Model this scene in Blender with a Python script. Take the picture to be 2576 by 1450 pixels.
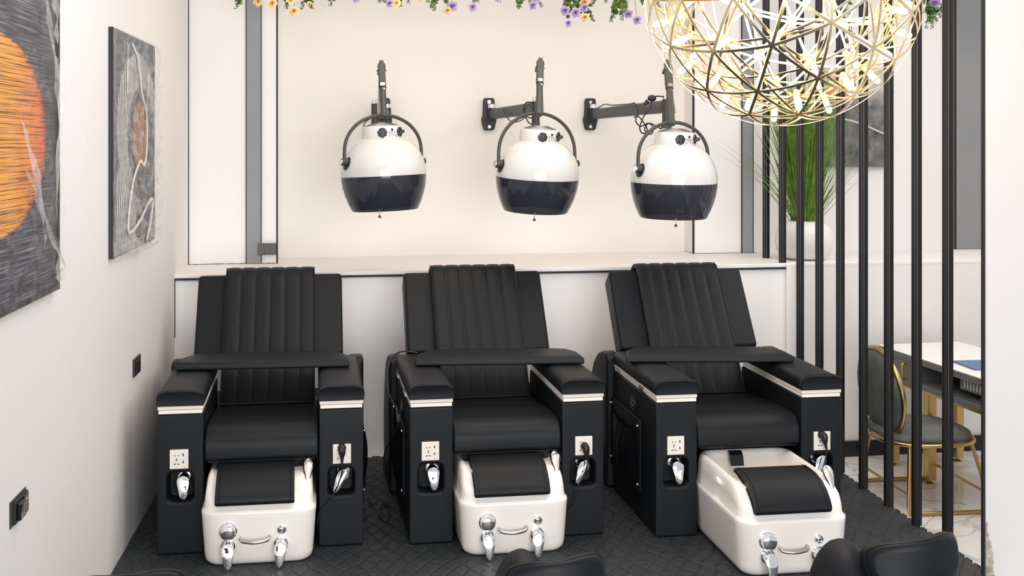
import bpy, bmesh, math, random
from math import sin, cos, pi, radians, sqrt
from mathutils import Vector, Matrix, Quaternion

random.seed(7)
C = bpy.context.scene.collection
for o in list(bpy.data.objects):
    bpy.data.objects.remove(o, do_unlink=True)
S = bpy.context.scene

# ------------------------------------------------------------------ camera, light, exposure
cam = bpy.data.cameras.new('camera')
cam.sensor_width = 36.0
cam.sensor_fit = 'HORIZONTAL'
cam.lens = 3058.0 / 2576 * 36
cam.shift_x = 0.0
cam.shift_y = -(725 - 355.98) / 2576
cam.clip_start = 0.05
camo = bpy.data.objects.new('camera', cam)
C.objects.link(camo)
camo.location = (0, 0, 1.6)
camo.rotation_euler = (radians(90), 0, radians(-7.2133))
S.camera = camo
S.view_settings.view_transform = 'Standard'
S.view_settings.look = 'None'
S.view_settings.gamma = 1.0
S.view_settings.use_curve_mapping = False
S.view_settings.exposure = 0.58

W = bpy.data.worlds.new('world')
S.world = W
W.use_nodes = True
bg = W.node_tree.nodes['Background']
bg.inputs[0].default_value = (0.88, 0.94, 1.0, 1)
bg.inputs[1].default_value = 0.46


def area(name, loc, rot, sx, sy, power, col):
    l = bpy.data.lights.new(name, 'AREA')
    l.shape = 'RECTANGLE'
    l.size, l.size_y = sx, sy
    l.energy = power
    l.color = col
    o = bpy.data.objects.new(name, l)
    C.objects.link(o)
    o.location = loc
    o.rotation_euler = [radians(a) for a in rot]
    return o


# ceiling panels of the salon, the shop front behind the camera, and the room beyond the bars
area('ceiling_panel_light', (0.6, 3.6, 2.93), (0, 0, 0), 2.4, 1.6, 24, (0.92, 0.96, 1.0))
area('ceiling_panel_light', (0.9, 5.55, 2.93), (0, 0, 0), 2.4, 0.7, 17, (1.0, 0.80, 0.62))
area('shop_front_light', (0.9, -4.4, 1.55), (90, 0, 0), 5.0, 3.2, 325, (1.0, 0.985, 0.97))
area('ceiling_panel_light', (3.4, 5.2, 2.93), (0, 0, 0), 1.4, 1.8, 27, (1.0, 0.97, 0.94))

# ------------------------------------------------------------------ materials
MATS = {}


def mat(name, col, rough=0.5, metal=0.0, spec=0.5, coat=0.0, alpha=1.0, emit=None, estr=0.0,
        bump=None, trans=0.0, ior=1.45, mottle=None):
    if name in MATS:
        return MATS[name]
    m = bpy.data.materials.new(name)
    m.use_nodes = True
    nt = m.node_tree
    p = nt.nodes['Principled BSDF']
    p.inputs['Base Color'].default_value = (*col, 1)
    p.inputs['Roughness'].default_value = rough
    p.inputs['Metallic'].default_value = metal
    p.inputs['Specular IOR Level'].default_value = spec
    p.inputs['Coat Weight'].default_value = coat
    p.inputs['Coat Roughness'].default_value = 0.08
    p.inputs['Alpha'].default_value = alpha
    p.inputs['Transmission Weight'].default_value = trans
    p.inputs['IOR'].default_value = ior
    if emit:
        p.inputs['Emission Color'].default_value = (*emit, 1)
        p.inputs['Emission Strength'].default_value = estr
    if bump or mottle:
        tc = nt.nodes.new('ShaderNodeTexCoord')
    if bump:
        sc, st, dist = bump
        n = nt.nodes.new('ShaderNodeTexNoise')
        n.inputs['Scale'].default_value = sc
        n.inputs['Detail'].default_value = 4
        b = nt.nodes.new('ShaderNodeBump')
        b.inputs['Strength'].default_value = st
        b.inputs['Distance'].default_value = dist
        nt.links.new(tc.outputs['Object'], n.inputs['Vector'])
        nt.links.new(n.outputs['Fac'], b.inputs['Height'])
        nt.links.new(b.outputs['Normal'], p.inputs['Normal'])
    if mottle:
        sc, c2, lo, hi = mottle
        n = nt.nodes.new('ShaderNodeTexNoise')
        n.inputs['Scale'].default_value = sc
        n.inputs['Detail'].default_value = 6
        r = nt.nodes.new('ShaderNodeValToRGB')
        r.color_ramp.elements[0].position = lo
        r.color_ramp.elements[0].color = (*col, 1)
        r.color_ramp.elements[1].position = hi
        r.color_ramp.elements[1].color = (*c2, 1)
        nt.links.new(tc.outputs['Object'], n.inputs['Vector'])
        nt.links.new(n.outputs['Fac'], r.inputs['Fac'])
        nt.links.new(r.outputs['Color'], p.inputs['Base Color'])
    MATS[name] = m
    return m


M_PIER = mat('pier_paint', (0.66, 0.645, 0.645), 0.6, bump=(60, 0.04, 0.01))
M_WALL = mat('wall_paint', (0.835, 0.83, 0.84), 0.6, bump=(60, 0.04, 0.01), mottle=(1.3, (0.835, 0.817, 0.817), 0.45, 0.62))
M_ALCOVE = mat('alcove_paint', (0.83, 0.805, 0.78), 0.6, bump=(60, 0.04, 0.01))
def scuff(m):
    # sparse small rub marks on the paint
    nt = m.node_tree; p = nt.nodes['Principled BSDF']; src = p.inputs['Base Color'].links[0].from_socket
    tc = nt.nodes.new('ShaderNodeTexCoord'); n = nt.nodes.new('ShaderNodeTexNoise'); n.inputs['Scale'].default_value = 7.0; n.inputs['Detail'].default_value = 9
    n.inputs['Roughness'].default_value = 0.62
    r = nt.nodes.new('ShaderNodeMapRange'); r.inputs['From Min'].default_value = 0.735; r.inputs['From Max'].default_value = 0.80; r.inputs['To Max'].default_value = 0.55
    mx = nt.nodes.new('ShaderNodeMix'); mx.data_type = 'RGBA'
    A = [q for q in mx.inputs if q.name == 'A' and q.type == 'RGBA'][0]; B = [q for q in mx.inputs if q.name == 'B' and q.type == 'RGBA'][0]
    nt.links.new(tc.outputs['Object'], n.inputs['Vector']); nt.links.new(n.outputs['Fac'], r.inputs['Value']); nt.links.new(r.outputs['Result'], mx.inputs['Factor'])
    nt.links.new(src, A); B.default_value = (0.30, 0.27, 0.25, 1)
    nt.links.new([q for q in mx.outputs if q.type == 'RGBA'][0], p.inputs['Base Color'])


scuff(M_WALL)
M_LEDGE = mat('ledge_paint', (0.84, 0.825, 0.82), 0.5, bump=(40, 0.03, 0.01))
M_CEIL = mat('ceiling_paint', (0.82, 0.78, 0.74), 0.7)
M_SEAM = mat('black_joint', (0.012, 0.014, 0.016), 0.6)
M_GREY = mat('grey_strip', (0.26, 0.275, 0.29), 0.5, bump=(30, 0.03, 0.01), mottle=(2.0, (0.235, 0.25, 0.265), 0.4, 0.6))
M_LEATHER = mat('black_leather', (0.0070, 0.0090, 0.0120), 0.47, spec=0.26, bump=(420, 0.08, 0.0015))
M_LEATHER2 = mat('black_leather_piping', (0.006, 0.007, 0.009), 0.4, spec=0.35)
M_BLACK = mat('black_plastic', (0.014, 0.015, 0.017), 0.4)
M_BLACKG = mat('black_gloss', (0.006, 0.007, 0.009), 0.08)
M_CHROME = mat('chrome', (0.86, 0.86, 0.87), 0.06, metal=1.0)
M_STEEL = mat('brushed_steel', (0.55, 0.52, 0.48), 0.25, metal=1.0)
M_WOODW = mat('cream_wood_edge', (0.90, 0.85, 0.79), 0.45, bump=(80, 0.05, 0.004))
M_TUB = mat('cream_acrylic', (0.90, 0.86, 0.81), 0.16, coat=0.3)
M_SOCKET = mat('ivory_plastic', (0.82, 0.77, 0.71), 0.3)
M_HOODW = mat('white_gloss_plastic', (0.66, 0.66, 0.66), 0.14, coat=0.25)
M_CHAR = mat('charcoal_metal', (0.052, 0.053, 0.05), 0.45, bump=(200, 0.05, 0.002))
M_BAR = mat('black_aluminium', (0.007, 0.007, 0.0075), 0.36, spec=0.5)
M_GOLD = mat('brushed_gold', (0.56, 0.40, 0.17), 0.3, metal=1.0)
M_GOLDB = mat('polished_brass', (0.86, 0.62, 0.16), 0.2, metal=1.0)
M_VELVET = mat('grey_velvet', (0.10, 0.115, 0.115), 0.75, mottle=(9, (0.15, 0.165, 0.165), 0.4, 0.65))
M_DESKG = mat('grey_lacquer', (0.155, 0.16, 0.165), 0.4)
M_DESKW = mat('white_lacquer', (0.83, 0.84, 0.84), 0.25)
M_BLUE = mat('blue_towel', (0.12, 0.19, 0.33), 0.8, bump=(300, 0.4, 0.004))
M_VASE = mat('white_ceramic', (0.80, 0.79, 0.79), 0.4)
M_SLATE = mat('slate_switch', (0.115, 0.112, 0.10), 0.55, spec=0.3)
M_RED = mat('red_pilot_lamp', (0.16, 0.012, 0.015), 0.2)
M_INK = mat('grey_print', (0.10, 0.10, 0.11), 0.6)
M_INKL = mat('pale_print', (0.24, 0.23, 0.23), 0.6)
M_SHADE = mat('smoked_visor', (0.030, 0.032, 0.046), 0.10, spec=0.6, alpha=0.86)
M_RIB = mat('smoked_rib', (0.085, 0.087, 0.11), 0.2)
M_CREAM = mat('cream_petal', (0.84, 0.62, 0.27), 0.7, spec=0.2, mottle=(40, (0.88, 0.74, 0.44), 0.3, 0.7))
M_LILAC = mat('lilac_petal', (0.40, 0.31, 0.56), 0.7, spec=0.2, mottle=(40, (0.56, 0.45, 0.70), 0.3, 0.7))
M_LEAF = mat('leaf_green', (0.030, 0.075, 0.014), 0.5, mottle=(25, (0.085, 0.16, 0.03), 0.35, 0.7))
M_STEM = mat('stem_green', (0.07, 0.09, 0.03), 0.6)
M_GRASS = mat('grass_green', (0.06, 0.16, 0.014), 0.45, mottle=(22, (0.20, 0.36, 0.04), 0.35, 0.65))
M_PLASTER = mat('bare_plaster', (0.30, 0.26, 0.22), 0.9, bump=(60, 0.7, 0.02), mottle=(40, (0.55, 0.5, 0.45), 0.4, 0.65))
M_BULB = mat('lit_bulb', (1, 0.9, 0.7), 0.3, emit=(1.0, 0.76, 0.42), estr=2.2)
M_STRIP = mat('globe_strip_metal', (0.80, 0.655, 0.41), 0.25, metal=1.0)
M_BULBCAP = mat('lit_bulb_base', (0.8, 0.5, 0.2), 0.3, emit=(1.0, 0.52, 0.14), estr=1.6)
M_CLIPS = mat('white_cord', (0.75, 0.74, 0.72), 0.4)


def m_floor_marble():
    m = bpy.data.materials.new('white_marble'); m.use_nodes = True
    nt = m.node_tree; p = nt.nodes['Principled BSDF']
    tc = nt.nodes.new('ShaderNodeTexCoord')
    n = nt.nodes.new('ShaderNodeTexNoise'); n.inputs['Scale'].default_value = 1.1; n.inputs['Detail'].default_value = 8
    n.inputs['Distortion'].default_value = 1.6
    r = nt.nodes.new('ShaderNodeValToRGB'); e = r.color_ramp.elements
    e[0].position = 0.485; e[0].color = (0.80, 0.80, 0.80, 1)
    e[1].position = 0.53; e[1].color = (0.80, 0.80, 0.80, 1)
    x = e.new(0.50); x.color = (0.50, 0.52, 0.53, 1)
    nt.links.new(tc.outputs['Object'], n.inputs['Vector']); nt.links.new(n.outputs['Fac'], r.inputs['Fac'])
    nt.links.new(r.outputs['Color'], p.inputs['Base Color'])
    p.inputs['Roughness'].default_value = 0.12
    return m


def m_mat():
    # black foam with a woven, leaf-like embossing of crossing wavy lines
    m = bpy.data.materials.new('black_embossed_foam'); m.use_nodes = True
    nt = m.node_tree; p = nt.nodes['Principled BSDF']
    p.inputs['Base Color'].default_value = (0.021, 0.0255, 0.030, 1); p.inputs['Roughness'].default_value = 0.55
    tc = nt.nodes.new('ShaderNodeTexCoord')
    outs = []
    for ang, sc, ds in ((30, 5.2, 3.6), (-27, 4.6, 4.2)):
        mp = nt.nodes.new('ShaderNodeMapping'); mp.inputs['Rotation'].default_value = (0, 0, radians(ang))
        w = nt.nodes.new('ShaderNodeTexWave'); w.inputs['Scale'].default_value = sc
        w.inputs['Distortion'].default_value = ds; w.inputs['Detail'].default_value = 2; w.inputs['Detail Scale'].default_value = 0.9
        nt.links.new(tc.outputs['Object'], mp.inputs['Vector']); nt.links.new(mp.outputs['Vector'], w.inputs['Vector'])
        pw = nt.nodes.new('ShaderNodeMath'); pw.operation = 'POWER'; pw.inputs[1].default_value = 14.0
        nt.links.new(w.outputs['Fac'], pw.inputs[0])
        outs.append(pw.outputs[0])
    mx = nt.nodes.new('ShaderNodeMath'); mx.operation = 'MAXIMUM'
    nt.links.new(outs[0], mx.inputs[0]); nt.links.new(outs[1], mx.inputs[1])
    mp = nt.nodes.new('ShaderNodeMapping'); mp.inputs['Scale'].default_value = (9, 45, 9); mp.inputs['Rotation'].default_value = (0, 0, radians(12))
    n = nt.nodes.new('ShaderNodeTexNoise'); n.inputs['Scale'].default_value = 1.0; n.inputs['Detail'].default_value = 6
    nt.links.new(tc.outputs['Object'], mp.inputs['Vector']); nt.links.new(mp.outputs['Vector'], n.inputs['Vector'])
    sb = nt.nodes.new('ShaderNodeMath'); sb.operation = 'MULTIPLY_ADD'; sb.inputs[1].default_value = -0.9
    nt.links.new(mx.outputs[0], sb.inputs[0]); nt.links.new(n.outputs['Fac'], sb.inputs[2])
    b = nt.nodes.new('ShaderNodeBump'); b.inputs['Strength'].default_value = 1.0; b.inputs['Distance'].default_value = 0.006
    nt.links.new(sb.outputs[0], b.inputs['Height']); nt.links.new(b.outputs['Normal'], p.inputs['Normal'])
    return m


M_MARBLE = m_floor_marble()
M_MAT = m_mat()


# small node helper for the printed canvases (flat pictures)
class NT:
    def __init__(s, name, rough=0.5, coat=0.0):
        s.m = bpy.data.materials.new(name); s.m.use_nodes = True
        s.nt = s.m.node_tree; s.p = s.nt.nodes['Principled BSDF']
        s.p.inputs['Roughness'].default_value = rough; s.p.inputs['Coat Weight'].default_value = coat
        tc = s.nt.nodes.new('ShaderNodeTexCoord')
        sep = s.nt.nodes.new('ShaderNodeSeparateXYZ'); s.nt.links.new(tc.outputs['Object'], sep.inputs[0])
        s.obj = tc.outputs['Object']; s.x, s.y, s.z = sep.outputs

    def f(s, op, a, b=None, c=None, clamp=False):
        n = s.nt.nodes.new('ShaderNodeMath'); n.operation = op; n.use_clamp = clamp
        for i, v in enumerate((a, b, c)):
            if v is None: continue
            if isinstance(v, (int, float)): n.inputs[i].default_value = v
            else: s.nt.links.new(v, n.inputs[i])
        return n.outputs[0]

    def vec(s, x, y, z):
        n = s.nt.nodes.new('ShaderNodeCombineXYZ')
        for i, v in enumerate((x, y, z)):
            if isinstance(v, (int, float)): n.inputs[i].default_value = v
            else: s.nt.links.new(v, n.inputs[i])
        return n.outputs[0]

    def noise(s, v, sc, det=3.0):
        n = s.nt.nodes.new('ShaderNodeTexNoise'); n.inputs['Scale'].default_value = sc; n.inputs['Detail'].default_value = det
        s.nt.links.new(v, n.inputs['Vector']); return n.outputs['Fac']

    def mix(s, fac, a, b):
        n = s.nt.nodes.new('ShaderNodeMix'); n.data_type = 'RGBA'
        s.nt.links.new(fac, n.inputs['Factor'])
        for k, v in (('A', a), ('B', b)):
            i = [q for q in n.inputs if q.name == k and q.type == 'RGBA'][0]
            if isinstance(v, tuple): i.default_value = (*v, 1)
            else: s.nt.links.new(v, i)
        return [q for q in n.outputs if q.type == 'RGBA'][0]

    def ell(s, cy, cz, ry, rz, soft=0.06):
        a = s.f('POWER', s.f('ABSOLUTE', s.f('DIVIDE', s.f('SUBTRACT', s.y, cy), ry)), 2.0)
        b = s.f('POWER', s.f('ABSOLUTE', s.f('DIVIDE', s.f('SUBTRACT', s.z, cz), rz)), 2.0)
        return s.f('DIVIDE', s.f('SUBTRACT', 1.0, s.f('ADD', a, b)), soft, clamp=True)

    def done(s, col):
        s.nt.links.new(col, s.p.inputs['Base Color']); return s.m


def m_canvas_orange():
    t = NT('canvas_orange_disc', 0.5, 0.0)
    streak = t.noise(t.vec(0, t.f('MULTIPLY', t.y, 1.8), t.f('MULTIPLY', t.z, 170.0)), 2.0, 5)
    streak2 = t.noise(t.vec(4, t.f('MULTIPLY', t.y, 1.6), t.f('MULTIPLY', t.z, 260.0)), 1.6, 4)
    jag = t.f('MULTIPLY', t.f('SUBTRACT', streak2, 0.5), 0.30)
    yj = t.f('ADD', t.y, jag)
    keep = t.y; t.y = yj
    disc = t.ell(-0.12, -0.045, 0.47, 0.262, 0.02)
    t.y = keep
    line = t.f('MULTIPLY', t.f('SUBTRACT', streak, 0.5), 7.0, clamp=True)
    line2 = t.f('MULTIPLY', t.f('SUBTRACT', streak2, 0.40), 9.0, clamp=True)
    dark = t.mix(line, (0.010, 0.011, 0.018), (0.22, 0.21, 0.30))
    oz = t.f('MULTIPLY', t.f('ADD', t.y, 0.02), 3.2, clamp=True)
    orange = t.mix(line2, (0.16, 0.03, 0.012), t.mix(oz, (0.86, 0.36, 0.010), (0.72, 0.15, 0.025)))
    right = t.f('MULTIPLY', t.f('SUBTRACT', t.y, 0.30), 6.0, clamp=True)
    dark = t.mix(right, dark, (0.055, 0.06, 0.066))  # grey film reflection painted into the black ground towards the right
    return t.done(t.mix(disc, dark, orange))


def m_canvas_stripes():
    t = NT('canvas_black_stripes', 0.5, 0.0)
    wob = t.noise(t.vec(0, t.f('MULTIPLY', t.y, 2.0), t.f('MULTIPLY', t.z, 3.0)), 1.5, 1)
    ph = t.f('ADD', t.f('MULTIPLY', t.f('ADD', t.y, t.f('MULTIPLY', wob, 0.16)), 250.0), t.f('MULTIPLY', t.z, 30.0))
    st = t.f('MULTIPLY', t.f('SUBTRACT', t.f('SINE', ph), -0.1), 3.0, clamp=True)
    # a tall looping band: outer ellipse less an inner one, widening to a foot at the lower left
    outer = t.ell(0.06, 0.06, 0.43, 0.30, 0.02)
    inner = t.ell(0.13, 0.00, 0.29, 0.235, 0.03)
    band = t.f('SUBTRACT', outer, inner, clamp=True)
    foot = t.ell(-0.22, -0.31, 0.22, 0.25, 0.02)
    band = t.f('MAXIMUM', band, foot)
    lens = t.ell(0.08, 0.03, 0.14, 0.14, 0.05)
    ost = t.mix(t.f('MULTIPLY', t.f('ADD', t.f('SINE', t.f('ADD', t.f('MULTIPLY', t.y, 190.0), t.f('MULTIPLY', t.z, 20.0))), 0.3), 3.0, clamp=True),
                (0.03, 0.02, 0.015), (0.62, 0.22, 0.05))
    base = (0.040, 0.044, 0.047)
    c = t.mix(t.f('MULTIPLY', band, st), base, (0.62, 0.61, 0.60))
    c = t.mix(lens, c, ost)
    return t.done(c)


def m_canvas_far():
    t = NT('canvas_far', 0.3, 0.3)
    n = t.f('MULTIPLY', t.f('SUBTRACT', t.noise(t.obj, 11.0, 6), 0.36), 3.2, clamp=True)
    dark = t.mix(n, (0.02, 0.022, 0.022), (0.16, 0.165, 0.16))
    top = t.f('MULTIPLY', t.f('SUBTRACT', t.z, 0.06), 8.0, clamp=True)
    light = t.mix(n, (0.45, 0.42, 0.38), (0.7, 0.67, 0.62))
    c = t.mix(top, dark, light)
    keep = t.y; t.y = t.x
    c = t.mix(t.ell(-0.08, 0.155, 0.13, 0.06, 0.1), c, (0.78, 0.23, 0.05))
    t.y = keep
    return t.done(c)


def m_film(name, alpha):
    m = bpy.data.materials.new(name); m.use_nodes = True
    nt = m.node_tree
    p = nt.nodes['Principled BSDF']
    p.inputs['Base Color'].default_value = (0.86, 0.86, 0.87, 1)
    p.inputs['Roughness'].default_value = 0.12
    p.inputs['Alpha'].default_value = alpha
    p.inputs['Specular IOR Level'].default_value = 1.0
    tc = nt.nodes.new('ShaderNodeTexCoord'); n = nt.nodes.new('ShaderNodeTexNoise')
    n.inputs['Scale'].default_value = 9; n.inputs['Detail'].default_value = 5; n.inputs['Distortion'].default_value = 1.5
    b = nt.nodes.new('ShaderNodeBump'); b.inputs['Strength'].default_value = 1.0; b.inputs['Distance'].default_value = 0.02
    nt.links.new(tc.outputs['Object'], n.inputs['Vector']); nt.links.new(n.outputs['Fac'], b.inputs['Height'])
    nt.links.new(b.outputs['Normal'], p.inputs['Normal'])
    return m


M_FILM = m_film('clear_wrapping_film', 0.045)
M_FILM2 = m_film('creased_wrapping_film', 0.11)
M_FOLD = m_film('folded_wrapping_film', 0.30)
M_EDGE = mat('wrapped_black_edge', (0.02, 0.021, 0.022), 0.12, spec=0.8, bump=(55, 1.0, 0.02))


# ------------------------------------------------------------------ mesh helpers
class Mb:
    def __init__(s): s.v = []; s.f = []

    def add(s, vs, fs):
        k = len(s.v)
        s.v += [tuple(v) for v in vs]
        s.f += [tuple(i + k for i in f) for f in fs]
        return s

    def box(s, x0, x1, y0, y1, z0, z1):
        return s.add([(x, y, z) for z in (z0, z1) for y in (y0, y1) for x in (x0, x1)],
                     [(0, 2, 3, 1), (4, 5, 7, 6), (0, 1, 5, 4), (2, 6, 7, 3), (0, 4, 6, 2), (1, 3, 7, 5)])

    def prism(s, poly, a0, a1, axis='x'):
        n = len(poly)
        def P(p, a):
            return (a, p[0], p[1]) if axis == 'x' else (p[0], a, p[1]) if axis == 'y' else (p[0], p[1], a)
        vs = [P(p, a0) for p in poly] + [P(p, a1) for p in poly]
        fs = [tuple(range(n - 1, -1, -1)), tuple(range(n, 2 * n))]
        fs += [(i, (i + 1) % n, n + (i + 1) % n, n + i) for i in range(n)]
        return s.add(vs, fs)

    def rings(s, rings, cap0=True, cap1=True, closed=True):
        n = len(rings[0]); vs = [v for r in rings for v in r]; fs = []
        for i in range(len(rings) - 1):
            for j in range(n if closed else n - 1):
                k = (j + 1) % n
                fs.append((i * n + j, i * n + k, (i + 1) * n + k, (i + 1) * n + j))
        if cap0: fs.append(tuple(range(n - 1, -1, -1)))
        if cap1: fs.append(tuple((len(rings) - 1) * n + j for j in range(n)))
        return s.add(vs, fs)

    def cyl(s, p0, p1, r0, r1=None, n=16, cap=True):
        return s.tube([p0, p1], [r0, r0 if r1 is None else r1], n, cap)

    def tube(s, pts, r, n=8, cap=True, flat=1.0):
        pts = [Vector(p) for p in pts]
        rs = r if isinstance(r, (list, tuple)) else [r] * len(pts)
        t0 = (pts[1] - pts[0]).normalized()
        u = t0.orthogonal().normalized(); rg = []
        prev = t0
        for i, p in enumerate(pts):
            t = (pts[min(i + 1, len(pts) - 1)] - pts[max(i - 1, 0)]).normalized()
            q = prev.rotation_difference(t); u = q @ u; u = (u - t * u.dot(t)).normalized(); w = t.cross(u); prev = t
            rg.append([p + (u * cos(2 * pi * k / n) + w * sin(2 * pi * k / n) * flat) * rs[i] for k in range(n)])
        return s.rings(rg, cap, cap)

    def lathe(s, prof, n=32, mtx=None, cap0=False, cap1=False):
        rg = []
        for r, z in prof:
            ring = [Vector((r * cos(2 * pi * k / n), r * sin(2 * pi * k / n), z)) for k in range(n)]
            if mtx: ring = [mtx @ v for v in ring]
            rg.append(ring)
        return s.rings(rg, cap0, cap1)

    def ball(s, c, r, n=12, m=8, sx=1, sy=1, sz=1):
        rg = [[(c[0] + sx * r * sin(pi * max(.02, min(.98, i / m))) * cos(2 * pi * k / n),
                c[1] + sy * r * sin(pi * max(.02, min(.98, i / m))) * sin(2 * pi * k / n),
                c[2] - sz * r * cos(pi * max(.02, min(.98, i / m)))) for k in range(n)] for i in range(m + 1)]
        return s.rings(rg)

    def xf(s, m):
        s.v = [tuple(m @ Vector(v)) for v in s.v]; return s


def smooth_path(pts, k=6):
    P = [Vector(p) for p in pts]; out = []
    for i in range(len(P) - 1):
        a, b, c, d = P[max(i - 1, 0)], P[i], P[i + 1], P[min(i + 2, len(P) - 1)]
        for j in range(k):
            t = j / k
            out.append(0.5 * ((2 * b) + (c - a) * t + (2 * a - 5 * b + 4 * c - d) * t * t + (3 * b - a - 3 * c + d) * t ** 3))
    out.append(P[-1]); return out


def mesh(name, mb, m, ang=38, smooth=True):
    me = bpy.data.meshes.new(name)
    me.from_pydata(mb.v, [], mb.f)
    bm = bmesh.new(); bm.from_mesh(me)
    bmesh.ops.recalc_face_normals(bm, faces=bm.faces)
    bm.to_mesh(me); bm.free()
    me.materials.append(m)
    if smooth:
        me.shade_smooth(); me.set_sharp_from_angle(angle=radians(ang))
    else:
        me.shade_flat()
    return me


def obj(name, mb, m, parent=None, bev=0, seg=3, sub=0, ang=38, smooth=True, label=None, kind=None):
    me = mb if isinstance(mb, bpy.types.Mesh) else mesh(name, mb, m, ang, smooth)
    o = bpy.data.objects.new(name, me); C.objects.link(o)
    if parent: o.parent = parent
    if bev:
        b = o.modifiers.new('bevel', 'BEVEL'); b.width = bev; b.segments = seg; b.limit_method = 'ANGLE'; b.angle_limit = radians(32)
        b.harden_normals = False
        me.shade_smooth(); me.set_sharp_from_angle(angle=radians(180))
        w = o.modifiers.new('wn', 'WEIGHTED_NORMAL'); w.keep_sharp = False
    if sub:
        q = o.modifiers.new('sub', 'SUBSURF'); q.levels = sub; q.render_levels = sub
    if label: o['label'] = label
    if kind: o['kind'] = kind
    return o


def tag(o, label, cat, group=None):
    o['label'] = label; o['category'] = cat
    if group: o['group'] = group
    return o


def thing(name, label, cat, loc=(0, 0, 0), rz=0.0, group=None):
    o = bpy.data.objects.new(name, None); C.objects.link(o)
    o.empty_display_size = 0.05
    o.location = loc; o.rotation_euler = (0, 0, radians(rz))
    return tag(o, label, cat, group)


def struct(name, mb, m, parent=None, back=False, bev=0, **k):
    o = obj(name, mb, m, parent, bev=bev, **k)
    if not parent: o['kind'] = 'structure'
    if back: o.location = (0, 6.2777, 0); o.rotation_euler = (0, 0, radians(2.6054))
    return o


def dup(root, loc, rz, label, group=None):
    r = root.copy(); C.objects.link(r); r.location = loc; r.rotation_euler = (0, 0, radians(rz)); r['label'] = label
    if group: r['group'] = group
    def rec(a, b):
        for ch in a.children:
            c = ch.copy(); C.objects.link(c); c.parent = b; rec(ch, c)
    rec(root, r)
    return r


def rrect(x0, x1, z0, z1, r, n=5):
    out = []
    for cx, cz, a in ((x1 - r, z1 - r, 0), (x0 + r, z1 - r, 90), (x0 + r, z0 + r, 180), (x1 - r, z0 + r, 270)):
        for i in range(n):
            t = radians(a + 90 * i / (n - 1)); out.append((cx + r * cos(t), cz + r * sin(t)))
    return out


def letters(name, text, size, parent, mtx, m, depth=0.0004):
    cu = bpy.data.curves.new(name, 'FONT'); cu.body = text; cu.size = size; cu.extrude = depth; cu.align_x = 'CENTER'; cu.align_y = 'CENTER'
    cu.resolution_u = 3
    t = bpy.data.objects.new('tmp', cu); C.objects.link(t)
    bpy.context.view_layer.update()
    me = bpy.data.meshes.new_from_object(t.evaluated_get(bpy.context.evaluated_depsgraph_get()))
    bpy.data.objects.remove(t, do_unlink=True); bpy.data.curves.remove(cu)
    me.transform(mtx); me.materials.clear(); me.materials.append(m); me.name = name
    o = bpy.data.objects.new(name, me); C.objects.link(o); o.parent = parent
    return o


# ------------------------------------------------------------------ the room
BX = 2.312                      # plane of the black bars
ZL = 0.934                      # ledge height
TOP = 2.95
struct('wall_left', Mb().box(-1.05, -0.9088, -2.0, 7.3, -0.13, TOP), M_WALL)
struct('floor', Mb().box(-1.1, 4.6, -2.0, 7.4, -0.25, -0.13), M_MARBLE)
plat = struct('floor_platform', Mb().box(-0.9088, 2.332, -1.9, 6.35, -0.13, -0.012), M_LEDGE)
struct('ceiling', Mb().box(-1.1, 4.6, 1.0, 7.4, TOP, TOP + 0.08), M_CEIL)
# back wall in its own frame: s along the wall, n into the wall
struct('wall_back_lower', Mb().box(-1.3, 4.6, 0.0, 0.12, -0.14, 0.916), M_WALL, back=True)
struct('trim_1', Mb().box(-0.92, BX + 0.02, -0.012, 0.02, 0.905, 0.915), M_SEAM, back=True)
struct('ledge_top', Mb().box(-1.3, 4.6, -0.001, 0.95, 0.915, ZL), M_LEDGE, back=True, bev=0.003)
struct('wall_back', Mb().box(-0.5, 2.15, 0.82, 0.9, ZL, TOP), M_ALCOVE, back=True)
pl = struct('wall_back_left', Mb().box(-0.93, -0.418, 0.488, 0.9, ZL + 0.003, TOP), M_WALL, back=True)
struct('wall_back_right', Mb().box(2.004, 2.395, 0.64, 0.92, ZL + 0.003, TOP), M_WALL, back=True)
struct('wall_back_far', Mb().box(2.395, 4.6, 0.66, 0.92, ZL, TOP), M_WALL, back=True)
struct('trim_2', Mb().box(-0.581, -0.503, 0.478, 0.49, ZL + 0.002, TOP), M_GREY, back=True)
struct('trim_3', Mb().box(-0.584, -0.5795, 0.4765, 0.49, ZL + 0.002, TOP), M_SEAM, back=True)
struct('trim_4', Mb().box(-0.504, -0.4995, 0.4765, 0.49, ZL + 0.002, TOP), M_SEAM, back=True)
struct('trim_5', Mb().box(-0.4215, -0.4135, 0.484, 0.52, ZL + 0.002, TOP), M_SEAM, back=True)
struct('trim_6', Mb().box(2.0005, 2.006, 0.634, 0.66, ZL + 0.002, TOP), M_SEAM, back=True)
struct('trim_7', Mb().box(2.30, 2.368, 0.628, 0.645, ZL + 0.002, TOP), M_GREY, back=True)
struct('trim_8', Mb().box(2.297, 2.301, 0.626, 0.645, ZL + 0.002, TOP), M_SEAM, back=True)
struct('trim_9', Mb().box(2.367, 2.371, 0.626, 0.645, ZL + 0.002, TOP), M_SEAM, back=True)
struct('trim_10', Mb().box(3.69, 3.90, 0.645, 0.665, ZL + 0.002, TOP), M_GREY, back=True)
struct('trim_11', Mb().box(3.682, 3.691, 0.643, 0.665, ZL + 0.002, TOP), M_SEAM, back=True)
struct('trim_12', Mb().box(BX + 0.0, BX + 0.075, -0.016, 0.0, -0.13, 0.93), M_LEDGE, back=True)
struct('baseboard_back', Mb().box(BX + 0.1, 4.6, -0.022, 0.0, -0.13, -0.045), M_BLACKG, back=True)
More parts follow.
